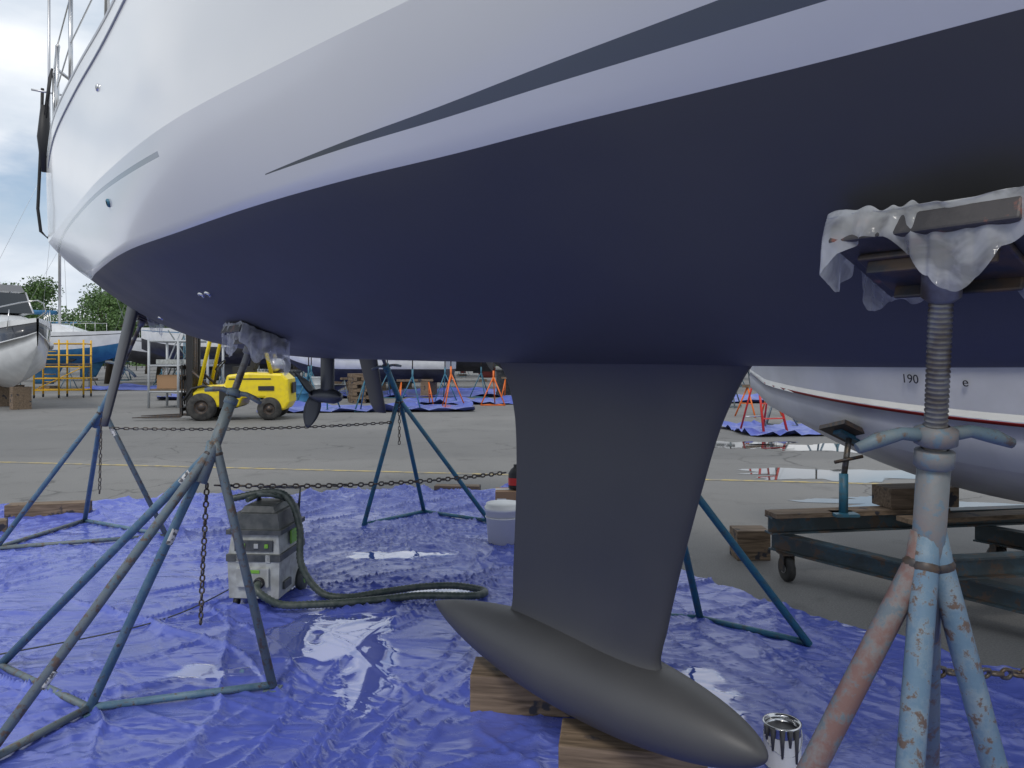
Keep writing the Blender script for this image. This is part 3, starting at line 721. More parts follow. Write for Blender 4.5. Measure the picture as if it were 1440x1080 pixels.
# ------------------------------------------------------------------ generic boats
def boat_hull(mb,L_,B,zk,zc,zg,topk,botk,stripek=None,X=None,fore=.35,fullness=1.0,sheer=.15,deck='white',wl=None,stripe=(.72,.75),nst=34,forefoot=.6):
    rings=[]
    for i in range(nst+1):
        t=i/nst; x=L_*t
        f=1-max(0,(t-(1-fore-.15))/(fore+.15))**2.1; f=max(f,0.012)
        af=.88+.12*min(1,t/.3)
        k=zk+(zc-zk)*1.9*max(0,(t-(1-fore))/fore)**2.4*forefoot*1.2
        g=zg+sheer*t*t
        k=min(k,g-.04)
        c=max(zc+(g-zc)*.45*max(0,(t-.55)/.45)**2,k+.02)
        hb=B*af*f**.8; hc=B*af*f*.86
        rows=[(0,k),(hc*.5,k+(c-k)*.42),(hc,c),(hc+(hb-hc)*.3,c+(g-c)*.25)]
        for a in (.5,stripe[0],stripe[1],.9,1.0): rows.append((hc+(hb-hc)*(a**.7),c+(g-c)*a))
        rings.append((x,rows))
    X=X or Matrix()
    for side in(-1,1):
        vs=[X@Vector((x,side*q,z)) for x,rows in rings for q,z in rows]; n=len(rings[0][1])
        groups={}
        for i in range(nst):
            for j in range(n-1):
                k=botk if j<(2 if wl is None else wl) else (stripek if (stripek and j==5) else topk)
                groups.setdefault(k,[]).append((i*n+j,i*n+j+1,(i+1)*n+j+1,(i+1)*n+j))
        o=len(mb.v); mb.v+=[tuple(v) for v in vs]
        for k,F in groups.items():
            mi=mb.mi(k)
            for f in F: mb.f.append(tuple(o+a for a in f)); mb.m.append(mi); mb.sm.append(True)
    for i in range(nst):
        a=rings[i];c=rings[i+1]
        mb.add([X@Vector((a[0],-a[1][-1][0],a[1][-1][1]-.01)),X@Vector((c[0],-c[1][-1][0],c[1][-1][1]-.01)),X@Vector((c[0],c[1][-1][0],c[1][-1][1]-.01)),X@Vector((a[0],a[1][-1][0],a[1][-1][1]-.01))],[(0,1,2,3)],deck)
    r=rings[0][1]; n=len(r)
    for j in range(n-1):
        mb.add([X@Vector((0,-r[j][0],r[j][1])),X@Vector((0,-r[j+1][0],r[j+1][1])),X@Vector((0,r[j+1][0],r[j+1][1])),X@Vector((0,r[j][0],r[j][1]))],[(0,1,2,3)],botk if j<2 else topk)
    return rings
bowp=Vector((2.02,6.25,0)); fdir=Vector((-.67,.742,0)).normalized(); Lm=5.9
origin=bowp-fdir*Lm
Xm=Matrix.Translation(origin)@Matrix.Rotation(math.atan2(fdir.y,fdir.x),4,'Z')
mb=MB()
ST=(.40,.43)
rings=boat_hull(mb,Lm,1.15,.55,.86,1.50,'white','botwhite','red',fore=.42,sheer=.06,stripe=ST,nst=50,forefoot=1.0)
for side in(-1,1): mb.path([(x,side*(r[-1][0]+.01),r[-1][1]-.02) for x,r in rings],.022,'black',8)
rr=[]
for i in range(12):
    x=1.8+i*.3; t=(x-1.8)/3.6; w=.85*(1-t**2*.8); h=.25*(1-t**3)
    rr.append([(x,w*math.copysign(abs(math.cos(a))**.5,math.cos(a)),1.5+h*abs(math.sin(a))**.6) for a in [math.pi*k/10 for k in range(11)]])
mb.loft(rr,'white',closed=False,caps=True)
mb.add([(3.2,-.7,1.7),(3.2,.7,1.7),(2.6,.62,2.15),(2.6,-.62,2.15)],[(0,1,2,3)],'glass'); mb.add([(3.2,-.7,1.7),(2.6,-.62,2.15),(1.6,-.85,1.95),(1.5,-.9,1.6)],[(0,1,2,3)],'glass'); mb.add([(3.2,.7,1.7),(2.6,.62,2.15),(1.6,.85,1.95),(1.5,.9,1.6)],[(0,1,2,3)],'glass')
mo=mb.obj('motorboat',X=Xm)
def text(body,loc,rot,size,k,name='lettering'):
    c=bpy.data.curves.new(name,'FONT'); c.body=body; c.size=size; c.extrude=.001; c.materials.append(M[k]); c.align_x='LEFT'
    o=bpy.data.objects.new(name,c); S.collection.objects.link(o); 
    o.matrix_world=Matrix.Translation(loc)@rot
    return o
bpy.context.view_layer.update()
def motorside(x,a):
    i=min(int(x/Lm*50),49); r=rings[i][1]; g=r[-1]; c=r[2]; hc,hb=c[0],g[0]; return Vector((x,(hc+(hb-hc)*(a**.7)),c[1]+(g[1]-c[1])*a))
def sidetext(body,x,a,size):
    p=Xm@motorside(x,a); p2=Xm@motorside(x-.3,a); p3=Xm@motorside(x,a+.1)
    xa=(p2-p).normalized(); ya=(p3-p); ya=(ya-xa*ya.dot(xa)).normalized(); na=xa.cross(ya)
    rot=Matrix((xa,ya,na)).transposed().to_4x4()
    return text(body,p+na*.012,rot,size,'decal')
t1=sidetext('190',4.38,.72,.078); t2=sidetext('e',4.02,.72,.078)
for t_ in(t1,t2): t_.parent=mo; t_.matrix_parent_inverse=mo.matrix_world.inverted()
cr=empty('boat_cradle',(0,0,0))
mb=MB()
def ibeam(mb,a,b_,h,w,k):
    a=Vector(a);b_=Vector(b_);d=(b_-a);L_=d.length;d.normalize();n_=Vector((-d.y,d.x,0)); up=Vector((0,0,1)); rot=Matrix((d,n_,up)).transposed(); c=(a+b_)/2
    mb.box(c+up*(h/2-.006),(L_,w,.012),k,mat4=rot); mb.box(c-up*(h/2-.006),(L_,w,.012),k,mat4=rot); mb.box(c,(L_,.012,h-.024),k,mat4=rot)
CB=peel('cradle_steel',(.045,.06,.065),(.05,.10,.13),(.10,.07,.05),10,.52)
ibeam(mb,(1.80,5.12,.25),(2.9,3.75,.20),.12,.09,CB)
ibeam(mb,(3.35,5.35,.25),(4.6,3.9,.20),.12,.09,CB)
ibeam(mb,(1.75,5.05,.37),(4.2,5.45,.37),.12,.10,CB)
ibeam(mb,(2.45,4.15,.33),(4.6,4.5,.33),.12,.10,CB)
mb.box((2.4,5.13,.445),(1.3,.16,.03),'wood',rz=R(9)); mb.box((3.3,5.0,.445),(1.5,.14,.03),'wood',rz=R(12))
for cx,cy in((1.86,5.0),(3.45,5.25),(2.9,3.8),(4.55,4.0)):
    mb.lathe((cx-.025,cy,.085),(1,.15,0),[(0,0),(.06,0),(.085,.006),(.085,.044),(.06,.05),(0,.05)],'tyre',24)
    mb.lathe((cx-.03,cy,.085),(1,.15,0),[(0,0),(.03,0),(.03,.06),(0,.06)],'alu',12)
    for s_ in(-1,1): mb.box((cx+s_*.036,cy,.13),(.006,.07,.12),'darkmetal')
    mb.box((cx,cy,.188),(.11,.11,.012),'darkmetal')
mb.obj('frame',cr)
timber((2.86,5.25,.462),(.52,.22,.14),R(8),'timber_block'); timber((1.80,5.6,.0),(.25,.2,.22),R(0),'timber_block')
mb=MB(); p=Vector((2.25,5.02,.44))
mb.tube(p,p+Vector((.01,.02,.28)),.03,'teal',n=14); mb.tube(p+Vector((.01,.02,.25)),p+Vector((.06,.05,.52)),.02,'screw',n=12)
mb.path([p+Vector((-.06,0,.36)),p+Vector((.13,0,.40))],.012,'darkmetal',8)
rot=Euler((R(-15),R(25),R(10))).to_matrix(); mb.box(p+Vector((.07,.06,.55)),(.30,.26,.03),'darkmetal',mat4=rot); mb.box(p+Vector((.065,.058,.525)),(.2,.08,.03),'teal',mat4=rot)
mb.box(p+Vector((0,0,.01)),(.16,.14,.02),'teal')
mb.obj('support_arm',cr)
# ------------------------------------------------------------------ background
def simple_stand(x,y,h=1.7,lean=(0,0),k='teal'):
    mb=MB(); ap=Vector((0,0,h*.62))
    for i in range(3):
        a=2*math.pi*i/3+x; f_=Vector((.45*math.cos(a),.45*math.sin(a),.02)); mb.tube(ap,f_,.022,k,n=6)
        b2=2*math.pi*(i+1)/3+x; mb.tube(f_,(.45*math.cos(b2),.45*math.sin(b2),.02),.018,k,n=6)
    mb.tube((0,0,h*.5),(0,0,h*.75),.03,k,n=8); mb.tube((0,0,h*.75),(lean[0],lean[1],h),.02,'darkmetal',n=6)
    mb.box((lean[0],lean[1],h),(.3,.3,.05),'black',mat4=Euler((lean[1]*1.2,-lean[0]*1.2,0)).to_matrix())
    o=mb.obj('jack_stand'); o.location=(x,y,0)
def sailboat(x,y,rz,L_,zk,botk,topk='white',mast=True,fin=True,stripek='navy',stands=True,cover=None):
    mb=MB(); B=L_*.16; zc=zk+.55; zg=zk+1.65
    boat_hull(mb,L_,B,zk,zc,zg,topk,botk,stripek,fore=.5,sheer=.2,stripe=(.8,.84),nst=24,wl=3)
    if fin:
        rr=[]
        for i in range(6):
            t=i/5; z=zk+.1-t*(zk-.15); c=1.5-.5*t; s0=L_*.42
            rr.append([(a,b_,z_) for a,b_,z_ in foil(s0,s0+c,.16,z,8)])
        mb.loft(rr,botk,caps=True); mb.box((L_*.45+.5,0,.08),(.5,.8,.14),'wood')
        rr=[foil(.5,1.0,.07,zk+.4-i*(zk*.55)/4,8) for i in range(5)]; mb.loft(rr,botk,caps=True)
    mb.prism([(L_*.2,zg),(L_*.22,zg+.55),(L_*.6,zg+.5),(L_*.75,zg+.1)],-B*.5,B*.5,'white')
    mb.box((L_*.42,0,zg+.34),(L_*.3,B*1.02,.16),'glass')
    if mast:
        mb.tube((L_*.58,0,zg),(L_*.58,0,zg+L_*1.25),.07,'alu',n=8); mb.tube((L_*.56,0,zg+1.1),(L_*.18,0,zg+1.15),.11,cover or 'bluebot',n=8)
        mb.tube((L_*.58,-.9,zg+L_*.7),(L_*.58,.9,zg+L_*.7),.02,'alu',n=6)
        for a in((L_,0),(0,0),(L_*.55,B),(L_*.55,-B)): mb.tube((a[0],a[1],zg+.1),(L_*.58,0,zg+L_*1.22),.008,'alu',n=4)
    for i in range(7):
        for s_ in(-1,1):
            xx=L_*(.05+.13*i); mb.tube((xx,s_*B*.9*(1 if i<5 else .55),zg),(xx,s_*B*.9*(1 if i<5 else .55),zg+.6),.013,'alu',n=5)
    for s_ in(-1,1): mb.path([(L_*.05,s_*B*.9,zg+.6),(L_*.6,s_*B*.9,zg+.6),(L_*.83,s_*B*.5,zg+.6)],.01,'alu',5)
    X=Matrix.Translation((x,y,0))@Matrix.Rotation(rz,4,'Z')
    mb.obj('sailboat',X=X)
    if stands:
        for fx in(.25,.7):
            for s_ in(-1,1):
                p=X@Vector((L_*fx,s_*B*.8,0)); d=X.to_3x3()@Vector((0,-s_*.25,0)); simple_stand(p.x,p.y,zk+.35,(d.x,d.y),random.choice(['teal','steelgrey','steelblue','teal']))
def cruiser(x,y,rz,L_,zk,topk='white',botk='blackbot',band='navy'):
    mb=MB(); B=L_*.16
    boat_hull(mb,L_,B,zk,zk+.55,zk+1.7,topk,botk,band,fore=.42,sheer=.35,stripe=(.45,.85),nst=26,forefoot=1)
    zg=zk+1.8
    rr=[]
    for i in range(12):
        xx=L_*.3+i*L_*.05; t=i/11; w=B*.85*(1-t*t*.75); h=.75*(1-t**1.5)+.02
        rr.append([(xx,w*math.copysign(abs(math.cos(a))**.5,math.cos(a)),zg-.1+h*abs(math.sin(a))**.6) for a in [math.pi*k/10 for k in range(11)]])
    mb.loft(rr,'white',closed=False,caps=True)
    mb.prism([(L_*.52,zg+.55),(L_*.42,zg+1.25),(L_*.40,zg+1.25),(L_*.40,zg+.55)],-B*.72,B*.72,'glass')
    for s_ in(-1,1):
        mb.path([(L_*.52,s_*B*.72,zg+.56),(L_*.42,s_*B*.7,zg+1.27),(L_*.15,s_*B*.8,zg+.75),(L_*.05,s_*B*.8,zg+.2)],.03,'alu',6)
        mb.add([(L_*.5,s_*B*.74,zg+.58),(L_*.42,s_*B*.73,zg+1.2),(L_*.2,s_*B*.8,zg+.85),(L_*.2,s_*B*.82,zg+.5)],[(0,1,2,3)],'glass')
        mb.path([(L_*.18,s_*B*.85,zg),(L_*.1,s_*B*.8,zg+1.5),(L_*.08,s_*B*.4,zg+1.9),(L_*.08,0,zg+1.95)],.06,'white',8)
        mb.path([(L_*.5,s_*B*.8,zg+.35),(L_*.75,s_*B*.62,zg+.55),(L_*.93,s_*B*.25,zg+.7),(L_*1.0,0,zg+.75)],.018,'stainless',6)
        for t in(.6,.7,.8,.9): mb.tube((L_*t,s_*B*(1.25-t)*1.35,zg-.1),(L_*t,s_*B*(1.22-t)*1.35,zg+.5),.014,'stainless',n=5)
        for t in(.55,.62,.69): mb.lathe((L_*t,s_*B*(.97-(t-.55)*1.0),zk+1.3),(0,s_,0),[(.0,.06),(.11,.06),(.13,.03),(.13,-.05)],'alu',12)
    mb.prism([(L_*.08,zg+1.3),(L_*.42,zg+1.3),(L_*.36,zg+1.55),(L_*.12,zg+1.6)],-B*.68,B*.68,'navy')
    mb.tube((L_*.3,0,zg+1.2),(L_*.3,0,zg+3.2),.012,'white',n=5)
    for fx in(.12,.5,.78): mb.box((L_*fx,0,zk/2),(.35,1.2*(1 if fx<.7 else .4),zk+.1),'wood')
    X=Matrix.Translation((x,y,0))@Matrix.Rotation(rz,4,'Z'); mb.obj('motor_cruiser',X=X)
cruiser(-19.0,26.0,R(-42),7.4,.62,'white','white','navy')
sailboat(-27.5,37,R(5),8,1.1,'bluebot',fin=True)
sailboat(-34,50,R(20),10,1.2,'bluebot'); sailboat(-24,56,R(-30),9,1.2,'bluebot')
random.seed(3)
rows=[(-13,44,R(190),10,'blackbot'),(-9.5,36,R(170),9.5,'blackbot'),(-6.0,47,R(200),10,'bluebot'),(-1.0,37,R(165),10,'blackbot'),(3.5,50,R(185),11,'redbot'),(9,44,R(170),9,'bluebot'),(15,40,R(150),10,'blackbot'),(-12,58,R(10),10,'bluebot'),(22,55,R(175),11,'bluebot'),(-20,68,R(185),11,'blackbot'),(-2,62,R(120),10,'redbot'),(-9,70,R(80),10,'bluebot'),(10,66,R(60),10,'blackbot')]
for x,y,rz,L_,bk in rows: sailboat(x,y,rz,L_,random.uniform(.8,1.3),bk,cover=random.choice(['bluebot','navy','grey']),stripek=random.choice(['navy','bluebot','redbot']))
cruiser(-2.5,30,R(170),7.5,.55,'white','blackbot','white'); cruiser(5.5,30,R(200),7,.5,'white','blackbot','navy'); cruiser(-5.5,39,R(250),7,.5,'white','bluebot','navy'); cruiser(9.5,34,R(120),7,.5,'white','white','red')
def bgtarp(x,y,w,h,rz):
    mb=MB(); n=24; vs=[];fs=[]
    for i in range(n+1):
        for j in range(n+1):
            u=i/n-.5;v=j/n-.5; e_=max(abs(u),abs(v))*2
            vs.append((u*w*(1+.08*N3(v*5,x)),v*h*(1+.08*N3(u*5,y)),.015+.09*abs(N3(u*9+x,v*9+y))*(1+2*(e_>.9))))
    for i in range(n):
        for j in range(n): a=i*(n+1)+j; fs.append((a,a+1,a+n+2,a+n+1))
    mb.add(vs,fs,'bluetarp',True); mb.obj('tarpaulin',X=Matrix.Translation((x,y,0))@Matrix.Rotation(rz,4,'Z'))
for a in((-4.2,22,6,2.6,.1),(-9,30,9,5,.2),(0,32,10,6,0),(6.3,15.5,3.6,2.2,.15),(8,27,8,4,0),(-16,38,10,5,.1),(-1.2,25.5,5,2.5,.05)): bgtarp(*a)
for a in((-5.5,22,1.6),(-4.2,21.2,1.5),(-3.0,22.3,1.6),(-1.9,23,1.7),(-.6,24,1.5),(-6.6,24,1.7),(5.9,16.5,1.3),(7.2,17.5,1.5),(8.8,20,1.5),(4.8,24,1.6),(-8.5,26,1.7),(3.5,26,1.6),(-2.4,26.5,1.6),(-7.6,28,1.7),(-4.8,28.5,1.5),(-1.2,28.8,1.6),(6.8,23,1.6),(-9.6,24.5,1.6)): simple_stand(*a,k=random.choice(['teal','steelgrey','teal','steelblue','orange']))
# small yard clutter: drums, trestles, low trolley
def drum(x,y,k):
    mb=MB(); mb.lathe((0,0,0),(0,0,1),[(0,.001),(.28,.001),(.285,.02),(.275,.04),(.275,.29),(.285,.30),(.275,.31),(.275,.58),(.285,.59),(.275,.60),(.275,.84),(.285,.86),(.27,.87),(0,.86)],k,20); mb.lathe((.12,.1,.86),(0,0,1),[(.03,0),(.03,.02),(0,.02)],'darkmetal',10)
    o=mb.obj('oil_drum'); o.location=(x,y,0)
drum(-7.4,26,'bluebot'); drum(-6.9,26.3,'grey'); drum(5.6,22,'bluebot')
def trestle(x,y,k,rz):
    mb=MB()
    for s_ in(-1,1):
        for t_ in(-1,1): mb.tube((s_*.55,t_*.32,0),(s_*.45,0,.78),.022,k,n=6)
        mb.tube((s_*.51,-.2,.35),(s_*.51,.2,.35),.016,k,n=6)
    mb.box((0,0,.80),(1.2,.1,.07),'wood'); o=mb.obj('trestle'); o.location=(x,y,0); o.rotation_euler=(0,0,rz)
trestle(-3.2,24.4,'orange',.3); trestle(-5.8,27,'steelgrey',1.0); trestle(.2,27.5,'orange',-.2); trestle(6.5,19.5,'orange',.6)
def bin_(x,y):
    mb=MB(); mb.box((0,0,.55),(.6,.6,.95),'vdark',taper=1.12); mb.box((0,0,1.06),(.72,.74,.07),'vdark'); mb.tube((-.3,.4,1.05),(.3,.4,1.05),.02,'vdark',n=8)
    for s_ in(-1,1): mb.lathe((s_*.3,.3,.1),(s_,0,0),[(0,0),(.1,0),(.1,.05),(0,.05)],'tyre',14)
    o=mb.obj('wheelie_bin'); o.location=(x,y,0)
bin_(-8.3,27.5); bin_(-.3,29.5)
mb=MB()
for l in range(8):
    for i in range(3):
        if l%2: mb.box((0,-.3+.3*i,.07+l*.125),(.8,.14,.115),'wood')
        else: mb.box((-.3+.3*i,0,.07+l*.125),(.14,.8,.115),'wood')
o=mb.obj('timber_stack'); o.location=(-5.2,25.5,0); o.rotation_euler=(0,0,.4)
def ladder(x,y,h,k,rz):
    mb=MB()
    for s_ in(-1,1):
        mb.tube((s_*.28,-.35,0),(s_*.18,0,h),.025,k,n=6); mb.tube((s_*.28,.45,0),(s_*.18,.05,h),.02,k,n=6)
    for i in range(1,int(h/.3)):
        t=i*.3/h; w=.28-.1*t; mb.box((0,-.35*(1-t),i*.3),(w*2,.07,.02),k); 
        if i%2: mb.tube((-w,.45*(1-t)+.05*t,i*.3),(w,.45*(1-t)+.05*t,i*.3),.012,'alu',n=5)
    mb.box((0,.02,h),(.4,.25,.03),k); o=mb.obj('stepladder'); o.location=(x,y,0); o.rotation_euler=(0,0,rz)
ladder(5.2,15.2,1.25,'red',.3)
mb=MB(); w,dp,h=1.7,1.0,2.25
for x in(-w/2,0,w/2):
    for y in(-dp/2,dp/2): mb.tube((x,y,.12),(x,y,h),.035,'yellow2',n=8); mb.lathe((x-.02,y,.07),(1,0,0),[(0,0),(.07,0),(.07,.04),(0,.04)],'black',12)
for z in(.3,.75,1.2,1.65,2.1):
    for y in(-dp/2,dp/2): mb.tube((-w/2,y,z),(w/2,y,z),.028,'yellow2',n=6)
    for x in(-w/2,w/2): mb.tube((x,-dp/2,z),(x,dp/2,z),.028,'yellow2',n=6)
for i in range(6): mb.tube((-w/2,dp/2,.3+.3*i),(-w/2+.45,dp/2,.3+.3*i),.02,'yellow2',n=6)
mb.box((0,0,1.3),(w,dp*.9,.05),'wood'); mb.tube((-w/2,-dp/2,.3),(w/2,-dp/2,1.2),.02,'yellow2',n=6)
o=mb.obj('rolling_scaffold'); o.location=(-17.6,29.0,0); o.rotation_euler=(0,0,R(15))
mb=MB()
for x in(0,.9,1.8):
    for y in(0,1.2): mb.tube((x,y,0),(x,y,2.1),.04,'grey',n=8)
for z in(.5,1.3,2.05):
    for y in(0,1.2): mb.tube((0,y,z),(1.8,y,z),.035,'grey',n=6)
    for x in(0,.9,1.8): mb.tube((x,0,z),(x,1.2,z),.035,'grey',n=6)
mb.box((.9,.6,.56),(1.8,1.2,.04),'wood'); mb.box((.5,.6,.8),(.7,.8,.42),'cardboard'); mb.box((1.3,.5,.72),(.6,.7,.28),'vdark'); mb.box((.9,.6,1.42),(1.5,.9,.14),'vgrey')
for i in range(8): mb.tube((random.uniform(0,1.7),random.uniform(0,1.1),.55),(random.uniform(0,1.7),random.uniform(0,1.1),2.4),.02,random.choice(['teal','grey','steelgrey','alu']),n=6)
mb.obj('steel_rack',X=Matrix.Translation((-11.1,22.6,0)))
# ------------------------------------------------------------------ forklift (faces -x)
fk=empty('forklift',(-7.15,18.6,0),R(8)); fk.scale=(1.10,1.10,1.09)
mb=MB()
y0,y1=-.55,.55
mb.prism([(-.62,.30),(-.62,.62),(-.45,.78),(.05,.80),(.10,1.02),(.55,1.08),(1.28,1.05),(1.42,.92),(1.45,.40),(1.35,.22),(.95,.22),(.90,.50),(.42,.50),(.36,.30)],y0,y1,'yellow')
mb.obj('body',fk,bevel=.05)
mb=MB()
mb.box((1.475,0,.72),(.02,.5,.25),'black'); mb.box((.95,-.562,.72),(.34,.012,.10),'decal'); mb.box((.60,-.556,.93),(.9,.006,.03),'decal')
mb.prism([(-.05,.28),(-.05,.76),(.05,.77),(.30,.32),(.30,.28)],-.575,.575,'black')
mb.box((.38,0,1.14),(.45,.45,.14),'black'); mb.box((.62,0,1.38),(.12,.42,.45),'black',mat4=Euler((0,R(12),0)).to_matrix())
mb.path([(-.30,0,.8),(-.18,0,1.2)],.03,'black',8); mb.torus((-.16,0,1.24),(-.8,0,.7),.15,.016,'black')
mb.lathe((1.08,-.38,1.24),(0,1,0),[(0,0),(.12,.02),(.155,.08),(.155,.68),(.12,.74),(0,.76)],'alu',18); mb.box((1.08,0,1.1),(.3,.5,.06),'darkmetal')
mb.obj('seat_and_tank',fk)
mb=MB()
for s_ in(-1,1):
    mb.path([(-.50,s_*.48,.72),(-.22,s_*.46,2.02),(-.12,s_*.45,2.08),(.72,s_*.45,2.10),(.82,s_*.46,2.02),(1.05,s_*.50,1.05)],.042,'yellow',8)
for i in range(8): mb.box((-.08+i*.11,0,2.10),(.03,.9,.04),'yellow')
mb.tube((-.22,-.46,2.02),(-.22,.46,2.02),.035,'yellow',n=8); mb.tube((.80,-.46,2.04),(.80,.46,2.04),.035,'yellow',n=8)
mb.obj('overhead_guard',fk)
mb=MB()
for s_ in(-1,1):
    mb.box((-.74,s_*.30,1.12),(.12,.09,2.05),'black'); mb.box((-.80,s_*.20,1.12),(.09,.07,1.9),'darkmetal'); mb.tube((-.72,s_*.10,.3),(-.72,s_*.10,1.9),.04,'darkmetal',n=10)
    mb.prism([(-.90,.10),(-.90,.62),(-.95,.62),(-.95,.12),(-1.95,.075),(-1.95,.06),(-.95,.06)],s_*.28-.05,s_*.28+.05,'darkmetal')
    mb.tube((-.68,s_*.35,1.1),(-.25,s_*.35,.7),.03,'darkmetal',n=8)
for z in(.25,.58,.95,1.2): mb.box((-.88,0,z),(.05,.95,.08),'black')
for y in(-.4,-.2,0,.2,.4): mb.box((-.88,y,.8),(.03,.03,.9),'black')
mb.box((-.74,0,2.1),(.1,.68,.08),'black'); mb.box((-.74,0,.3),(.1,.68,.1),'black')
mb.obj('mast_and_forks',fk)
mb=MB()
for x,r in((-.42,.31),(1.02,.26)):
    for s_ in(-1,1):
        mb.lathe((x,s_*.42,r),(0,s_,0),[(0,0),(r*.9,0),(r,.03),(r,.17),(r*.9,.2),(r*.5,.2)],'tyre',28); mb.lathe((x,s_*.42,r),(0,s_,0),[(r*.5,.2),(r*.42,.15),(r*.25,.15),(r*.22,.19),(0,.19)],'darkmetal',20)
mb.path([( -.80,-.56,.45),(-.62,-.57,.72),(-.38,-.57,.78),(-.12,-.57,.70)],.03,'black',8)
mb.obj('wheels',fk)
# ------------------------------------------------------------------ trees
def leafmat():
    m,nt,b=newmat('foliage'); L=nt.links.new
    oi=nt.nodes.new('ShaderNodeTexCoord'); n=nt.nodes.new('ShaderNodeTexNoise'); n.inputs['Scale'].default_value=1.1; n.inputs['Detail'].default_value=5; L(oi.outputs['Object'],n.inputs['Vector'])
    cr=nt.nodes.new('ShaderNodeValToRGB'); e=cr.color_ramp.elements; e[0].position=.35; e[0].color=(.035,.075,.02,1); e[1].position=.7; e[1].color=(.11,.20,.045,1)
    L(n.outputs['Fac'],cr.inputs[0]); L(cr.outputs[0],b.inputs['Base Color']); b.inputs['Roughness'].default_value=.6
    return m
LM=leafmat()
def tree(x,y,h,w,seed):
    rnd=random.Random(seed); mb=MB()
    mb.path([(0,0,0),(.1,.05,h*.25),(0,.1,h*.5),(.1,0,h*.8)],.2,'bark',8,[h*.035,h*.028,h*.02,h*.008])
    cl=[]
    for i in range(22):
        a=rnd.uniform(0,6.28); r=w*.5*rnd.uniform(.15,.9); z=h*rnd.uniform(.3,.92); r*=(1.15-abs(z/h-.55)*1.1)
        c=Vector((r*math.cos(a),r*math.sin(a),z)); cl.append((c,w*rnd.uniform(.14,.24)))
        mb.path([(0,0,h*rnd.uniform(.2,.5)),c*.5+Vector((0,0,h*.22)),c],.05,'bark',5,[h*.012,h*.008,h*.003])
    vs=[];fs=[]
    for c,rd in cl:
        for k in range(420):
            v=Vector((rnd.gauss(0,1),rnd.gauss(0,1),rnd.gauss(0,1))).normalized()*rd*rnd.uniform(.4,1.1); v.z*=.75
            p=c+v; s_=rnd.uniform(.07,.15)*h/8
            a=Vector((rnd.gauss(0,1),rnd.gauss(0,1),rnd.gauss(0,1))).normalized(); b_=a.cross(Vector((rnd.gauss(0,1),rnd.gauss(0,1),.3))).normalized()
            o=len(vs); vs+=[p-a*s_,p-b_*s_*.6,p+a*s_,p+b_*s_*.6]; fs.append((o,o+1,o+2,o+3))
    mb.add(vs,fs,LM); o=mb.obj('broadleaf_tree',recalc=False); o.location=(x,y,0)
tree(-32.5,60,7.5,7,1); tree(-24.6,45,6.0,5.2,2); tree(-46,68,9,8,3); tree(-37,75,7,7,4); tree(-50,75,9,8,5); tree(-22.5,47,5.2,5,6)
mb=MB(); rnd=random.Random(5); vs=[];fs=[]
for i in range(9000):
    x=rnd.uniform(-150,150); hh_=3.5+3*N3(x*.06,1)+1.5*N3(x*.3,2); z=rnd.uniform(.2,max(1,hh_)); y=160+rnd.uniform(-4,4); s_=rnd.uniform(.4,1.1)
    a=Vector((rnd.gauss(0,1),rnd.gauss(0,.4),rnd.gauss(0,1))).normalized()*s_; b_=Vector((-a.z,a.y*.2,a.x))*.7; p=Vector((x,y,z)); o=len(vs); vs+=[p-a,p-b_,p+a,p+b_]; fs.append((o,o+1,o+2,o+3))
mb.add(vs,fs,LM); mb.obj('distant_treeline',recalc=False)
mb=MB()
mb.box((0,0,2.2),(26,9,4.4),'grey'); mb.prism([(-13.3,4.4),(0,5.9),(13.3,4.4)],-4.8,4.8,'white')
for i in range(7): mb.box((-11+i*3.6,-4.53,2.3),(1.6,.06,1.2),'glass'); 
mb.box((0,-4.53,1.4),(3,.08,2.8),'darkmetal')
o=mb.obj('boatyard_shed'); o.location=(-30,105,0)
mb=MB(); mb.box((0,0,2.5),(30,9,5),'whitepl'); mb.box((0,0,5.1),(30.6,9.6,.25),'grey')
for i in range(9):
    mb.box((-13+i*3.2,-4.53,3),(1.6,.06,1.2),'glass')
    if i%3==0: mb.box((-13+i*3.2,-4.53,1.0),(1.0,.06,2.0),'darkmetal')
o=mb.obj('warehouse'); o.location=(25,120,0)
mb=MB(); rnd=random.Random(11)
for i in range(60):
    x=rnd.uniform(-75,60); y=rnd.uniform(85,135); h=rnd.uniform(8,13); mb.tube((x,y,0),(x,y,h),.07,'alu',n=5); mb.tube((x-.8,y,h*.65),(x+.8,y,h*.65),.03,'alu',n=4); mb.tube((x+3.5,y,1.5),(x,y,h),.015,'alu',n=3)
    mb.box((x+.5,y,1.7),(7,2.2,1.1),'white',taper=.96)
mb.obj('distant_marina')
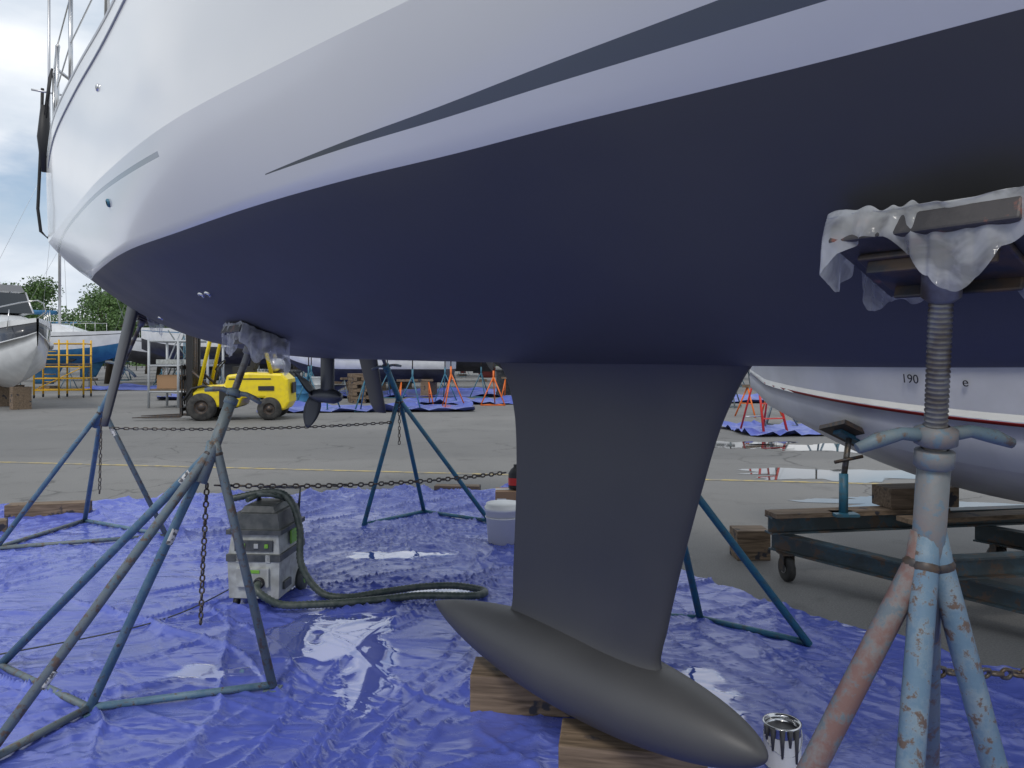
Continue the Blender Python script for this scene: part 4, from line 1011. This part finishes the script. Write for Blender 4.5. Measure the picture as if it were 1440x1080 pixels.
# ------------------------------------------------------------------ world
w=bpy.data.worlds.new('World'); S.world=w; w.use_nodes=True; nt=w.node_tree; L=nt.links.new
bg=nt.nodes['Background']; sky=nt.nodes.new('ShaderNodeTexSky'); sky.sky_type='NISHITA'; sky.sun_disc=False
SE,SR=R(52),R(200)
sky.sun_elevation=SE; sky.sun_rotation=SR; L(sky.outputs[0],bg.inputs[0]); bg.inputs[1].default_value=.13
tc=nt.nodes.new('ShaderNodeTexCoord'); mp=nt.nodes.new('ShaderNodeMapping'); mp.inputs['Scale'].default_value=(1,1,2.6); L(tc.outputs['Generated'],mp.inputs[0])
n=nt.nodes.new('ShaderNodeTexNoise'); n.inputs['Scale'].default_value=2.6; n.inputs['Detail'].default_value=9; n.inputs['Roughness'].default_value=.55; n.inputs['Distortion'].default_value=.3; L(mp.outputs[0],n.inputs[0])
mr=nt.nodes.new('ShaderNodeMapRange'); mr.inputs[1].default_value=.32; mr.inputs[2].default_value=.50; L(n.outputs['Fac'],mr.inputs[0])
n2=nt.nodes.new('ShaderNodeTexNoise'); n2.inputs['Scale'].default_value=4; n2.inputs['Detail'].default_value=8; L(mp.outputs[0],n2.inputs[0])
cr=nt.nodes.new('ShaderNodeValToRGB'); e=cr.color_ramp.elements; e[0].position=.35; e[0].color=(.46,.53,.62,1); e[1].position=.65; e[1].color=(.84,.86,.89,1); L(n2.outputs['Fac'],cr.inputs[0])
b2=nt.nodes.new('ShaderNodeBackground'); L(cr.outputs[0],b2.inputs[0]); b2.inputs[1].default_value=1.28
ms=nt.nodes.new('ShaderNodeMixShader'); L(mr.outputs[0],ms.inputs[0]); L(bg.outputs[0],ms.inputs[1]); L(b2.outputs[0],ms.inputs[2]); L(ms.outputs[0],nt.nodes['World Output'].inputs[0])
sl=bpy.data.lights.new('sun','SUN'); sl.energy=1.5; sl.angle=R(14); sl.color=(1,.96,.9)
so=bpy.data.objects.new('sun',sl); S.collection.objects.link(so)
d=Vector((math.cos(SE)*math.sin(SR),math.cos(SE)*math.cos(SR),math.sin(SE))); so.rotation_euler=d.to_track_quat('Z','Y').to_euler()
# ------------------------------------------------------------------ camera
cd=bpy.data.cameras.new('camera'); cd.lens=26; cd.sensor_width=36; cd.shift_y=-35/1440; cd.clip_end=3000; cd.clip_start=.05
co=bpy.data.objects.new('camera',cd); S.collection.objects.link(co); co.location=(0,0,1.5); co.rotation_euler=(R(90),0,0); S.camera=co
S.view_settings.view_transform='Standard'; S.view_settings.look='None'; S.view_settings.exposure=0
